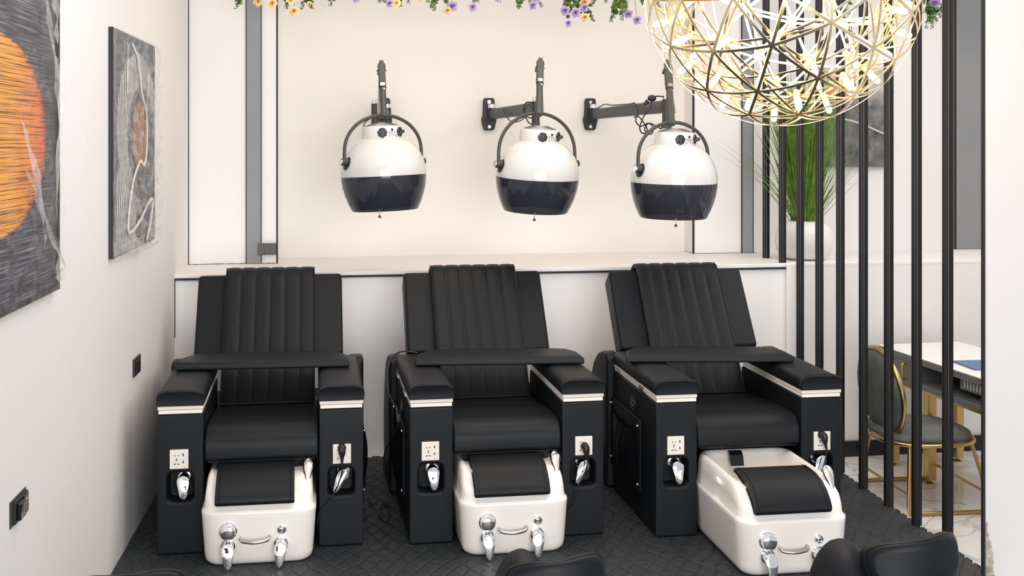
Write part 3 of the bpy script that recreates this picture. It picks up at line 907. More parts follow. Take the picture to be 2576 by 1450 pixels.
    for u, wx, wn in ((0, .006, .006), (.05, .0085, .008), (.2, .010, .009), (.36, .0125, .010), (.5, .017, .012), (.64, .0205, .0135), (.78, .0215, .0135), (.9, .0185, .011), (.97, .011, .007), (1.0, .003, .002)):
        c = A0.lerp(A1, u); rgs.append([c + sx_ * wx * cos(q) + sn_ * wn * sin(q) for q in [2 * pi * k / 18 for k in range(18)]])
    hs = obj('hand_shower', Mb().rings(rgs), M_CHROME, t, ang=60)
    obj('shower_holder', Mb().cyl((0.179, 0.068, 0.248), (0.1805, 0.083, 0.272), 0.0118, n=16), M_CHROME, hs)
    # spout on the rear inner wall and the round drain
    sp = Mb().prism([(0.565, 0.322), (0.545, 0.325), (0.525, 0.305), (0.515, 0.272), (0.522, 0.268), (0.545, 0.285)], -0.07, -0.015, 'x')
    obj('waterfall_spout', sp, M_BLACKG, t, bev=0.003)
    obj('spout_rim', Mb().box(-0.073, -0.012, 0.513, 0.521, 0.266, 0.271), M_CHROME, t, bev=0.001)
    dr = Mb().lathe([(0.030, 0), (0.030, 0.006), (0.026, 0.009), (0.022, 0.007), (0.012, 0.008), (0.002, 0.008)], 26, Matrix.Translation((-0.145, 0.31, 0.20)) @ Matrix.Rotation(radians(75), 4, 'Y'), False, True)
    obj('jet_cover', dr, M_CHROME, t)
    return t

TB = [((-0.005, -0.17), 0, 0, 'cream footbath with black footrest pad, pushed under the left pedicure chair'),
      ((0.0, -0.185), 0, 1, 'cream footbath pushed under the middle pedicure chair behind a black stool'),
      ((0.0, -0.495), 0, 2, 'cream footbath pulled out from the right pedicure chair, basin open')]
tb0 = None
for (lx, ly), rz, ci, lab in TB:
    p = chair_m(ci) @ Vector((lx, ly, 0.0005))
    if tb0 is None:
        tb0 = build_tub(); tb0.location = p; tb0.rotation_euler = (0, 0, radians(CH[ci][1] + rz)); tb0['label'] = lab; tb0['group'] = 'cream footbaths'
    else:
        dup(tb0, p, CH[ci][1] + rz, lab)

# ------------------------------------------------------------------ plugs and cables
def plug_cord(ci, pts, ry, lab):
    M = chair_m(ci)
    t = thing('power_cord', lab, 'cable', M @ Vector(pts[0]), CH[ci][1], 'black power cords plugged into the chair arms')
    P = [Vector(p) - Vector(pts[0]) for p in pts]
    path = smooth_path(P, 5)
    obj('cable', Mb().tube(path, 0.0032, 8), M_BLACK, t)
    pl = Mb()
    pl.lathe([(0.0165, 0.022), (0.0165, 0.010), (0.0155, 0.004), (0.008, -0.002)], 18, Matrix.Translation((0, 0.006, 0.004)) @ Matrix.Rotation(radians(-90), 4, 'X'), True, True)
    d = Vector((P[1] - P[0])).normalized()
    for w_, q0 in ((1.0, 0),):
        pl.tube([Vector((0, 0.0, 0.014)), Vector((0, -0.004, 0.004)), d * 0.014, d * 0.028, d * 0.034, d * 0.052], [0.010, 0.0145, 0.0135, 0.0085, 0.0065, 0.0045], 12)
    obj('plug', pl, M_BLACK, t, ang=60)
    return t
plug_cord(0, [(0.310, -0.035, 0.388), (0.31, -0.035, 0.36), (0.31, -0.037, 0.336), (0.31, -0.034, 0.305), (0.305, -0.028, 0.28), (0.287, -0.035, 0.235), (0.256, -0.025, 0.18), (0.224, -0.020, 0.145), (0.2185, -0.012, 0.112), (0.219, 0.02, 0.07), (0.219, 0.07, 0.02)], 0,
          'black plug and cable in the right arm socket of the left pedicure chair')
plug_cord(1, [(0.312, -0.035, 0.362), (0.316, -0.035, 0.336), (0.319, -0.037, 0.304), (0.306, -0.034, 0.257), (0.281, -0.034, 0.215), (0.270, -0.03, 0.17), (0.255, -0.022, 0.123), (0.232, -0.012, 0.085), (0.22, 0.04, 0.02)], 0,
          'black plug and cable in the right arm socket of the middle pedicure chair')
plug_cord(2, [(0.306, -0.035, 0.389), (0.312, -0.035, 0.362), (0.318, -0.036, 0.332), (0.311, -0.034, 0.291), (0.296, -0.034, 0.251), (0.28, -0.03, 0.21), (0.245, -0.014, 0.16), (0.2195, 0.01, 0.10), (0.2195, 0.06, 0.02)], 0,
          'black plug and cable in the right arm socket of the right pedicure chair')
M = chair_m(1)
t = thing('loose_cable', 'thin black cable with a bare plug hanging down the left side of the middle chair', 'cable', M @ Vector((-0.43, 0.5, 0.64)), CH[1][1])
o5 = Vector((-0.43, 0.5, 0.64))
pts = [(-0.30, 0.665, 0.645), (-0.36, 0.66, 0.655), (-0.405, 0.60, 0.655), (-0.435, 0.52, 0.640), (-0.452, 0.47, 0.60), (-0.455, 0.43, 0.55), (-0.447, 0.36, 0.515), (-0.432, 0.25, 0.495), (-0.424, 0.20, 0.478)]
obj('cable', Mb().tube(smooth_path([Vector(p) - o5 for p in pts], 6), 0.0035, 8), M_BLACK, t)
pts = [(-0.424, 0.20, 0.448), (-0.435, 0.22, 0.40), (-0.457, 0.30, 0.33), (-0.470, 0.40, 0.25), (-0.468, 0.42, 0.18), (-0.455, 0.42, 0.12), (-0.448, 0.40, 0.04), (-0.45, 0.36, 0.006), (-0.470, 0.30, 0.006), (-0.49, 0.40, 0.006), (-0.47, 0.55, 0.006), (-0.445, 0.50, 0.006)]
obj('cable', Mb().tube(smooth_path([Vector(p) - o5 for p in pts], 6), 0.0035, 8), M_BLACK, t)
pg = Mb().box(-0.434, -0.416, 0.185, 0.215, 0.446, 0.478)
pg = obj('plug', pg.xf(Matrix.Translation(-o5)), M_BLACK, t, bev=0.003)
pn = Mb()
for dy in (0.19, 0.21): pn.cyl(Vector((-0.428, dy, 0.475)) - o5, Vector((-0.432, dy, 0.497)) - o5, 0.002, n=6)
obj('pins', pn, M_CHROME, pg)

# ------------------------------------------------------------------ hood dryers on wall arms
def screw_mb(c, d, r):
    c = Vector(c); d = Vector(d).normalized()
    return Mb().cyl(c, c + d * 0.004, r, n=14).cyl(c + d * 0.0035, c + d * 0.0055, r * 0.45, n=6)

def build_dryer(lab, brk, elbow, top, drop, hood, roll, pitch, yoke_yaw, srad, cords, left_label=None):
    """brk: point on the wall; elbow: pivot of the level arm; top: head of the rising arm; drop: foot of the drop tube; hood: centre of the seam"""
    t = thing('hood_dryer', lab, 'hair dryer', brk, 2.6054, 'hood dryers on wall arms')
    Minv = (Matrix.Translation(brk) @ Matrix.Rotation(radians(2.6054), 4, 'Z')).inverted()
    E, T_, D, H = [Minv @ Vector(p) for p in (elbow, top, drop, hood)]
    # wall bracket: tapered plate, knuckle, chrome cap, two screws
    pl = Mb().prism([(p * 1.1, q) for p, q in [(-0.030, 0.085), (-0.024, 0.095), (0.024, 0.095), (0.030, 0.085), (0.034, -0.01), (0.042, -0.03), (0.030, -0.088), (0.022, -0.095), (-0.022, -0.095), (-0.030, -0.088), (-0.042, -0.03), (-0.034, -0.01)]], -0.022, -0.001, 'y')
    b = obj('wall_bracket', pl, M_BLACK, t, bev=0.006, ang=180)
    obj('screw', screw_mb((0.0, -0.0215, 0.072), (0, -1, 0), 0.010), M_CHROME, b)
    obj('screw', screw_mb((0.0, -0.0215, -0.074), (0, -1, 0), 0.010), M_CHROME, b)
    kx = Vector((0.012, -0.048, 0))
    obj('knuckle', Mb().cyl(kx + Vector((0, 0, -0.035)), kx + Vector((0, 0, 0.036)), 0.024, n=24).box(-0.022, 0.03, -0.045, -0.02, -0.04, -0.02), M_BLACK, b)
    obj('knuckle_cap', Mb().cyl(kx + Vector((0, 0, 0.036)), kx + Vector((0, 0, 0.058)), 0.0235, 0.021, n=24), M_CHROME, b)
    # level arm, elliptical section, from the knuckle to the elbow
    a0 = kx + Vector((0, 0, 0.0)); a1 = E + Vector((0, 0, 0.0))
    dd = (a1 - a0).normalized(); sd = dd.cross(Vector((0, 0, 1))).normalized(); up = sd.cross(dd)
    rg = []
    for u in (0.02, 0.06, 0.5, 0.94, 0.98):
        c = a0.lerp(a1, u); hgt = 0.031 + 0.002 * u; wid = 0.017
        rg.append([c + up * hgt * (abs(sin(q)) ** 0.55) * (1 if sin(q) > 0 else -1) + sd * wid * (abs(cos(q)) ** 0.7) * (1 if cos(q) > 0 else -1) for q in [2 * pi * k / 20 for k in range(20)]])
    obj('level_arm', Mb().rings(rg), M_CHAR, t, ang=60)
    el = obj('elbow', Mb().cyl(E + Vector((0, 0, -0.075)), E + Vector((0, 0, 0.036)), 0.021, n=24).cyl(E + Vector((0, 0, -0.075)), E + Vector((0, 0, -0.11)), 0.021, 0.028, n=24), M_CHAR, t)
    obj('elbow_cap', Mb().cyl(E + Vector((0, 0, 0.036)), E + Vector((0, 0, 0.060)), 0.0205, 0.018, n=24), M_CHROME, el)
    # rising arm with pale cover
    r0 = E + Vector((0.022, -0.03, -0.03)); r1 = T_ + Vector((0.004, 0.045, -0.02))
    fwd = Vector((r1.x - r0.x, r1.y - r0.y, 0))
    sd = Vector((1, 0, 0)); dd = (r1 - r0).normalized(); nn = sd.cross(dd).normalized()
    rg = []
    for u in (0, 0.06, 0.5, 0.95, 1.0):
        c = r0.lerp(r1, u); w = 0.0165 - 0.005 * u; h = 0.026 * (0.6 if u in (0, 1.0) else 1)
        rg.append([c + sd * w * cos(q) + nn * h * sin(q) for q in [2 * pi * k / 16 for k in range(16)]])
    obj('rising_arm', Mb().rings(rg), M_STEEL, t, ang=60, label='pale metal cover of the rising arm')
    # head block with its two chrome discs, drop tube, collar, plate
    dv = (D - T_); L = dv.length; ez = -dv.normalized(); ex = Vector((1, 0, 0)); ex = (ex - ez * ex.dot(ez)).normalized(); ey = ez.cross(ex)
    F = Matrix((( ex.x, ey.x, ez.x, D.x), (ex.y, ey.y, ez.y, D.y), (ex.z, ey.z, ez.z, D.z), (0, 0, 0, 1)))
    hb = Mb().prism([(-0.020, L - 0.05), (0.020, L - 0.05), (0.019, L - 0.018), (0.012, L - 0.012), (0.010, L + 0.004), (-0.010, L + 0.004), (-0.012, L - 0.012), (-0.019, L - 0.018)], -0.022, 0.035, 'y').xf(F)
    hd = obj('head_block', hb, M_CHAR, t, bev=0.003, ang=180)
    for s in (-1, 1):
        obj('pivot_disc', Mb().cyl((s * 0.019, 0.004, L - 0.034), (s * 0.0245, 0.004, L - 0.034), 0.016, n=20).xf(F), M_CHROME, hd)
    up_ = Mb().prism([(-0.0175, L - 0.135), (0.0175, L - 0.135), (0.0165, L - 0.012), (-0.0165, L - 0.012)], -0.024, 0.012, 'y').xf(F)
    obj('upper_sleeve', up_, M_CHAR, t, bev=0.006, ang=180)
    obj('drop_tube', Mb().cyl((0, -0.006, -0.022), (0, -0.006, L - 0.12), 0.0163, n=24).xf(F), M_CHAR, t)
    co = obj('tube_collar', Mb().cyl((0, -0.006, L - 0.155), (0, -0.006, L - 0.128), 0.019, n=24).xf(F), M_CHAR, t)
    obj('name_plate', Mb().box(-0.0115, 0.0115, -0.0265, -0.0225, L - 0.1525, L - 0.1345).xf(F), M_STEEL, co, label='small plain silver plate')
    obj('screw', screw_mb((0.006, -0.0205, L - 0.170), (0.2, -1, 0), 0.004).xf(F), M_CHROME, t)
    # yoke
    R = srad
    YM = Matrix.Translation(H) @ Matrix.Rotation(radians(yoke_yaw), 4, 'Z')
    apex = D.z - H.z - 0.005 + 0.0
    rad = R * 0.995 + 0.008
    pts = []
    zleg = R * 0.40
    arc_r = rad; arc_h = apex - zleg - 0.03
    pts.append((-rad, 0, zleg - 0.012))
    for k in range(17):
        a = pi - pi * k / 16
        pts.append((rad * cos(a), 0, zleg + 0.03 + arc_h * sin(a) ** 0.92))
    pts.append((rad, 0, zleg - 0.012))
    yk = obj('yoke', Mb().tube(smooth_path(pts, 3), 0.0085, 12).xf(YM), M_CHAR, t)
    hz = 0.957 * R
    for s in (-1, 1):
        pm = Mb().cyl((s * (rad + 0.018), 0, zleg - 0.016), (s * (hz - 0.03), 0, zleg - 0.016), 0.0175, n=20).xf(YM)
        pv = obj('pivot', pm, M_CHAR, yk)
        obj('pivot_cap', Mb().cyl((s * (rad + 0.018), 0, zleg - 0.016), (s * (rad + 0.022), 0, zleg - 0.016), 0.0165, 0.014, n=20).xf(YM), M_CHROME, yk)
    # hood, tilted
    HM = Matrix.Translation(H) @ Matrix.Rotation(radians(roll), 4, 'Y') @ Matrix.Rotation(radians(pitch), 4, 'X')
    k = R / 107.0
    prof = [(107, 0), (107.3, 8), (106, 22), (101.5, 40), (94, 56), (83, 71), (70, 83), (60, 90), (56, 92.5), (52, 93)]
    hs = obj('hood_shell', Mb().lathe([(r * k, z * k) for r, z in prof] + [(104 * k, -1 * k)][:0], 48, HM), M_HOODW, t, ang=60)
    for s in (-1, 1):
        rec = Mb().ball((0, 0, 0), 0.029, 20, 10, 0.22, 1.0, 1.3).xf(YM @ Matrix.Translation((s * (hz + 0.000), 0, zleg - 0.02)) @ Matrix.Rotation(radians(-s * 24), 4, 'Y'))
        obj('pivot_recess', rec, M_BLACK, hs)
    cb = obj('collar', Mb().lathe([(52 * k, 92.5 * k), (51.5 * k, 96 * k), (50 * k, 120 * k), (48.5 * k, 122 * k)], 48, HM), M_HOODW, hs)
    cap = Mb().lathe([(48.5 * k, 122 * k), (47 * k, 122.6 * k), (16 * k, 133 * k), (6 * k, 133.6 * k), (0.4 * k, 133.6 * k)], 48, HM)
    obj('vent_cap', cap, M_HOODW, hs)
    sl = Mb()
    for i in range(44):
        a = 2 * pi * i / 44
        q = Mb().box(19 * k, 44 * k, -0.55 * k, 0.55 * k, 0, 0.7 * k)
        sl.add(q.xf(HM @ Matrix.Rotation(a, 4, 'Z') @ Matrix.Translation((0, 0, 138.5 * k)) @ Matrix.Rotation(math.atan2(10.4, 31), 4, 'Y')).v, q.f)
    obj('vent_slits', sl, M_INK, hs, smooth=False)
    # smoked visor below the seam
    vis = Mb().lathe([(107 * k, -0.5 * k), (106.5 * k, -10 * k), (104 * k, -28 * k), (99 * k, -48 * k), (92.5 * k, -66 * k), (84 * k, -84 * k), (82 * k, -87 * k), (79.5 * k, -86.5 * k), (82 * k, -82 * k),
                      (97 * k, -47 * k), (102 * k, -28 * k), (104.5 * k, -4 * k)], 56, HM)
    vs = obj('visor', vis, M_SHADE, hs, ang=60, label='smoked dark glass lower half')
    ribs = Mb()
    for i in range(-16, 17):
        a = radians(-90 + i * 2.3)
        p = [HM @ Vector((r * k * cos(a), r * k * sin(a), z * k)) for r, z in ((104.7, -2), (103.2, -20), (99.8, -40), (94.4, -57), (87, -74))]
        ribs.tube(p, 0.0006, 4)
    obj('grip_ribs', ribs, M_RIB, vs)
    a = radians(-103)
    pb = HM @ Vector((84 * k * cos(a), 84 * k * sin(a), -80 * k))
    obj('latch_pin', Mb().cyl(pb, pb + Vector((0, 0, -0.030)), 0.0022, n=8), M_STEEL, vs)
    obj('latch_stopper', Mb().cyl(pb + Vector((0, 0, -0.030)), pb + Vector((0, 0, -0.042)), 0.0042, 0.0075, n=12), M_BLACK, vs)
    # control face: two dials, pilot lamp, print
    def at_col(deg, z, r=50.6):
        a = radians(deg)
        return HM @ Matrix.Rotation(a + pi / 2, 4, 'Z') @ Matrix.Translation((0, -r * k, z * k)) @ Matrix.Rotation(radians(90), 4, 'X')
    for deg, ty, tz in ((-92, 'face', 106.5), (-33, 'side', 107.5)):
        mm = at_col(deg, tz)
        q = Mb().lathe([(12.2 * k, 0), (12.2 * k, 1.8 * k), (11.5 * k, 2.4 * k), (9 * k, 3 * k), (0.5 * k, 3 * k)], 28, mm, False, True)
        dl = obj('dial', q, M_BLACK, cb)
        gp = Mb().box(-2.1 * k, 2.1 * k, -9.5 * k, 9.5 * k, 2.5 * k, 8.5 * k)
        if ty == 'side': gp = Mb().prism([(-9 * k, 2.5 * k), (9 * k, 2.5 * k), (3.5 * k, 13 * k), (-3.5 * k, 13 * k)], -2.4 * k, 2.4 * k, 'y').xf(Matrix.Rotation(radians(28), 4, 'Z'))
        obj('dial_grip', gp.xf(mm), M_CHAR, dl, bev=0.001)
        tk = Mb()
        for i in range(6):
            a = radians(150 + i * 48)
            tk.add(*(lambda w: (w.v, w.f))(Mb().box(10.2 * k, 12.6 * k, -0.6 * k, 0.6 * k, 2.2 * k, 2.7 * k).xf(mm @ Matrix.Rotation(a, 4, 'Z'))))
        obj('dial_ticks', tk, M_HOODW, dl)
    obj('pilot_lamp', Mb().lathe([(3.4 * k, 0), (3.2 * k, 1.4 * k), (1.6 * k, 2.4 * k), (0.2 * k, 2.6 * k)], 14, at_col(-63, 113.5), False, True), M_RED, cb)
    letters('lettering', 'WAVE', 5.0 * k, cb, at_col(-60.5, 106.6, 51.0), M_INKL)
    sw = Mb().tube([at_col(-71.5 + dx, 106.6 + dz, 50.9) @ Vector((0, 0, 0)) for dx, dz in ((-2.4, -2.0), (-1.0, -2.2), (1.4, -1.6), (2.2, 0.4), (0.6, 1.9), (-1.2, 1.0), (-0.6, -0.6), (2.6, -2.4))], 0.0007, 5)
    obj('logo_swirl', sw, M_INK, cb)
    letters('lettering', 'EL. MOTOR', 2.7 * k, cb, at_col(-60, 102.2, 51.1), M_INKL)
    letters('lettering', 'EL. APTB', 2.7 * k, cb, at_col(-60, 98.8, 51.2), M_INKL)
    pic = Mb().lathe([(2.2 * k, 0), (2.2 * k, 0.2 * k), (1.7 * k, 0.2 * k), (1.7 * k, 0)], 14, at_col(-73, 98, 51.4))
    pic.add(*(lambda w: (w.v, w.f))(Mb().box(-0.3 * k, 0.3 * k, 0, 1.6 * k, 0, 0.2 * k).xf(at_col(-73, 98, 51.4))))
    pic.add(*(lambda w: (w.v, w.f))(Mb().lathe([(1.7 * k, 0), (1.7 * k, 0.2 * k), (0.1 * k, 0.2 * k)], 10, at_col(-50, 96.5, 51.4))))
    pic.add(*(lambda w: (w.v, w.f))(Mb().box(-0.6 * k, 0.6 * k, 0, 5 * k, 0, 0.2 * k).xf(at_col(-50, 97, 51.4))))
    obj('pictograms', pic, M_INK, cb)
    for i, cpts in enumerate(cords):
        P = [Minv @ Vector(p) for p in cpts]
        obj('cable', Mb().tube(smooth_path(P, 6), 0.0034, 8), M_BLACK, t)
    return t, Minv

build_dryer('white hood dryer on the left, its arm pointing straight out from the wall', (0.150, 7.095, 1.757), (0.090, 6.50, 1.765), (0.1145, 6.134, 1.993), (0.124, 5.975, 1.733), (0.124, 5.982, 1.4335), -2.6, -0.6, 26, 0.2085,
            [[(0.06, 6.55, 1.72), (0.035, 6.5, 1.70), (0.03, 6.45, 1.675), (0.05, 6.35, 1.64), (0.09, 6.1, 1.63)]])
build_dryer('white hood dryer in the middle, its long arm folded along the wall', (0.762, 7.122, 1.760), (0.915, 6.25, 1.772), (0.905, 6.034, 2.005), (0.872, 5.843, 1.742), (0.866, 5.86, 1.425), 2.4, 4.0, 17, 0.203,
            [[(0.80, 6.90, 1.79), (0.80, 6.76, 1.78), (0.81, 6.68, 1.745), (0.825, 6.58, 1.71), (0.845, 6.5, 1.705), (0.865, 6.42, 1.715), (0.885, 6.34, 1.74), (0.90, 6.25, 1.765)],
             [(0.905, 6.24, 1.80), (0.86, 6.21, 1.80), (0.845, 6.2, 1.765), (0.855, 6.2, 1.735), (0.885, 6.2, 1.72), (0.90, 6.2, 1.75), (0.87, 6.2, 1.79), (0.85, 6.2, 1.75), (0.865, 6.17, 1.70), (0.885, 6.1, 1.68)]])
dry3, mi3 = build_dryer('white hood dryer on the right, half hidden by the globe lamp above', (1.373, 7.150, 1.762), (1.528, 5.93, 1.775), (1.488, 5.759, 1.985), (1.468, 5.605, 1.695), (1.482, 5.612, 1.4065), 0.6, 1.8, 22, 0.2050,
            [[(1.36, 6.85, 1.79), (1.385, 6.75, 1.81), (1.40, 6.6, 1.80), (1.44, 6.35, 1.80), (1.455, 6.3, 1.80), (1.45, 6.22, 1.745), (1.425, 6.2, 1.725)],
             [(1.52, 5.92, 1.822), (1.475, 5.92, 1.825), (1.452, 5.92, 1.812), (1.447, 5.92, 1.77), (1.415, 5.91, 1.735), (1.395, 5.9, 1.70), (1.385, 5.9, 1.665), (1.40, 5.9, 1.64), (1.425, 5.9, 1.655), (1.40, 5.9, 1.70),
              (1.375, 5.9, 1.725), (1.365, 5.9, 1.70), (1.39, 5.9, 1.675), (1.43, 5.9, 1.69), (1.455, 5.9, 1.665), (1.44, 5.9, 1.635), (1.41, 5.9, 1.66), (1.43, 5.88, 1.69), (1.47, 5.8, 1.66)]])
obj('cable_plug', Mb().ball((0, 0, 0), 0.019, 14, 8, 1.2, 0.9, 0.9).cyl((-0.02, 0, -0.014), (-0.042, 0, -0.034), 0.013, 0.006, n=10).xf(mi3 @ Matrix.Translation((1.452, 5.92, 1.815))), M_BLACK, dry3)

# ------------------------------------------------------------------ black bars of the partition
def bar_poly():
    # square tube with a half-round moulding down each face
    h = 0.0168; w = 0.0105; r = 0.003
    side = [(-h, -h + r), (-h + r * 0.3, -h + r * 0.3), (-h + r, -h), (-w - 0.0005, -h), (-w, -h + 0.0016)]
    side += [(w * -cos(pi * k / 8), -h + 0.0010 - 0.0046 * sin(pi * k / 8)) for k in range(1, 8)]
    side += [(w, -h + 0.0016), (w + 0.0005, -h), (h - r, -h), (h - r * 0.3, -h + r * 0.3)]
    out = []
    for k in range(4):
        c, s_ = cos(k * pi / 2), sin(k * pi / 2)
        out += [(x * c - y * s_, x * s_ + y * c) for x, y in side]
    return out
BP = bar_poly()
bar_long = mesh('bar', Mb().prism(BP, 0.0, TOP, 'z'), M_BAR, ang=35)
bar_short = mesh('bar', Mb().prism(BP, 0.0, TOP - ZL, 'z'), M_BAR, ang=35)
ordw = ['first', 'second', 'third', 'fourth', 'fifth', 'sixth', 'seventh', 'eighth', 'ninth']
for k in range(9):
    o = bpy.data.objects.new('partition_bar', bar_short if k < 2 else bar_long); C.objects.link(o)
    o.location = (BX, 6.7081 - 0.2696 * k, ZL if k < 2 else 0.0)
    o['category'] = 'bar'; o['group'] = 'black partition bars'
    o['label'] = ('short fluted black bar standing on the white ledge, ' + ('farther of the two' if k == 0 else 'nearer of the two')) if k < 2 else \
        'tall fluted black bar, %s counted from the back wall' % ordw[k] if k < 8 else 'tall fluted black bar nearest the white pier at the right'

# ------------------------------------------------------------------ vase with grass on the ledge
t = thing('potted_grass', 'round white vase of long green artificial grass on the ledge behind the bars', 'plant', (2.497, 6.60, ZL))
obj('vase', Mb().lathe([(0.02, 0.001), (0.085, 0.001), (0.125, 0.018), (0.153, 0.055), (0.163, 0.10), (0.157, 0.15), (0.135, 0.192), (0.098, 0.214), (0.080, 0.219), (0.074, 0.214), (0.085, 0.19)], 40, None, True), M_VASE, t, ang=60)
obj('soil', Mb().cyl((0, 0, 0.19), (0, 0, 0.205), 0.078, n=24), M_BLACK, t)
rnd = random.Random(11)
gm = Mb()
for i in range(760):
    a = rnd.uniform(0, 2 * pi); r0 = 0.06 * sqrt(rnd.random())
    tilt = abs(rnd.gauss(0, 0.125)) + 0.02; hgt = rnd.uniform(0.55, 0.98); droop = rnd.uniform(0.0, 0.22) * (1 if rnd.random() < 0.3 else 0.4)
    if rnd.random() < 0.06: tilt = rnd.uniform(0.35, 0.75); hgt = rnd.uniform(0.45, 0.75); droop = rnd.uniform(0.05, 0.22)
    d = Vector((cos(a), sin(a), 0)); s = Vector((-sin(a), cos(a), 0)) if rnd.random() < .5 else Vector((1, 0, 0)); w = rnd.uniform(0.0018, 0.0034)
    P = []
    for j in range(6):
        u = j / 5
        p = d * (r0 + hgt * (tilt * u + droop * u ** 3)) + Vector((0, 0, 0.19 + hgt * (u * (1 - 0.3 * tilt) - droop * 0.6 * u ** 3)))
        if p.y > 0.31: p.y = 0.31
        P.append(p)
    vs = []
    for j, p in enumerate(P):
        ww = w * (1 - (j / 5) ** 2 * 0.92)
        vs += [p - s * ww, p + s * ww]
    gm.add(vs, [(2 * j, 2 * j + 1, 2 * j + 3, 2 * j + 2) for j in range(5)])
obj('grass_blades', gm, M_GRASS, t, smooth=False, kind='stuff')

# ------------------------------------------------------------------ artificial roses and leaf sprays
def rose_mesh(name, m, seed):
    rnd = random.Random(seed); mb = Mb()
    for layer, (n, rad, hgt, open_) in enumerate(((2, 0.007, 0.030, 0.0), (3, 0.015, 0.029, 0.15), (4, 0.025, 0.025, 0.5), (5, 0.036, 0.017, 0.9))):
        for i in range(n):
            a0 = 2 * pi * (i + layer * 0.4) / n + rnd.uniform(-.3, .3); span = 2 * pi / n * 0.66; hk = rnd.uniform(0.85, 1.15); tw = rnd.uniform(-.12, .3)
            vs = []
            for v in range(4):
                for u in range(5):
                    aa = a0 + (u / 4 - 0.5) * 2 * span * (0.45 + 0.55 * sin(pi * (0.18 + 0.64 * v / 3)))
                    t_ = v / 3
                    r = (rad * (0.30 + 0.70 * sin(pi / 2 * t_)) + 0.010 * open_ * t_ ** 3) * (1 + tw * (u - 2) / 2)
                    z = hgt * hk * t_ - 0.009 * open_ * t_ ** 4 + rnd.uniform(-.001, .001) - 0.003 * (abs(u - 2) / 2) ** 2 * t_
                    vs.append((r * cos(aa), r * sin(aa), z))
            mb.add(vs, [(v * 5 + u, v * 5 + u + 1, (v + 1) * 5 + u + 1, (v + 1) * 5 + u) for v in range(3) for u in range(4)])
    return mesh(name, mb, m, ang=80)
ROSES = {'c': rose_mesh('rose', M_CREAM, 1), 'l': rose_mesh('rose', M_LILAC, 2)}
calyx = mesh('calyx', Mb().lathe([(0.016, 0.004), (0.012, -0.002), (0.005, -0.008), (0.002, -0.03)], 8), M_STEM)

def leaf(mb, p, d, n, L, w):
    d = d.normalized(); s = d.cross(n).normalized(); n = s.cross(d)
    mb.add([p, p + d * L * .35 + s * w + n * L * .04, p + d * L * .7 + s * w * .75, p + d * L - n * L * .12, p + d * L * .7 - s * w * .75, p + d * L * .35 - s * w + n * L * .04, p + d * L * .35 - n * L * 0.05, p + d * L * .7 - n * L * .08],
           [(0, 6, 1), (1, 6, 7, 2), (2, 7, 3), (0, 5, 6), (5, 4, 7, 6), (4, 3, 7)])

def spray(x, y, drop, roses, lab, seed, big=1.0, strands=2, tail=True):
    strands += 1
    rnd = random.Random(seed)
    z0 = 2.44
    t = thing('flower_spray', lab, 'flowers', (x, y, z0), 0, 'artificial flower sprays hung from the ceiling')
    st = Mb(); lf = Mb(); bd = Mb()
    st.tube([(0, 0, TOP - z0), (0, 0, 0)], 0.003, 6)
    for k in range(strands):
        dx = rnd.uniform(-0.05, 0.05) * (1 + 0.6 * strands / 2); dr = drop * rnd.uniform(0.78, 1.0) if k else drop
        P = smooth_path([(0, 0, 0.0), (dx * 0.5, rnd.uniform(-.02, .02), -dr * 0.4), (dx, rnd.uniform(-.03, .02), -dr)], 5)
        st.tube(P, 0.0014, 5)
        for i, p in enumerate(P):
            for q in range(4):
                a = rnd.uniform(0, 2 * pi)
                d = Vector((cos(a), sin(a) * 0.6, rnd.uniform(-0.9, 0.2)))
                if i < len(P) - 2: leaf(lf, p, d, Vector((rnd.uniform(-.4, .4), -1, rnd.uniform(0, .6))), rnd.uniform(0.018, 0.030) * big, rnd.uniform(0.006, 0.0095) * big)
                else:
                    for _ in range(3):
                        a = rnd.uniform(0, 2 * pi); e = p + Vector((cos(a) * 0.008, sin(a) * 0.008, rnd.uniform(-.008, .006)))
                        bd.ball(e, 0.0022, 5, 3, 1, 1, 1.4)
    for (rx, rz, c, sc) in roses:
        ry = rnd.uniform(-0.05, -0.015)
        st.tube(smooth_path([(0, 0, 0), (rx * 0.6, ry * 0.3, rz * 0.4), (rx, ry + 0.01, rz + 0.012)], 4), 0.0013, 5)
    obj('stem', st, M_STEM, t)
    obj('leaves', lf, M_LEAF, t, smooth=False, kind='stuff')
    if bd.v: obj('buds', bd, M_LEAF, t, kind='stuff')
    for (rx, rz, c, sc) in roses:
        o = bpy.data.objects.new('rose', ROSES[c]); C.objects.link(o); o.parent = t
        o.location = (rx, -0.03, rz)
        o.scale = (sc * 0.62,) * 3
        q = Vector((rnd.uniform(-.35, .35), -1, rnd.uniform(-0.75, 0.1))).to_track_quat('Z', 'Y')
        o.rotation_euler = q.to_euler()
        o['label'] = 'cream artificial rose' if c == 'c' else 'lilac artificial rose'
        k = bpy.data.objects.new('calyx', calyx); C.objects.link(k); k.parent = o
    return t
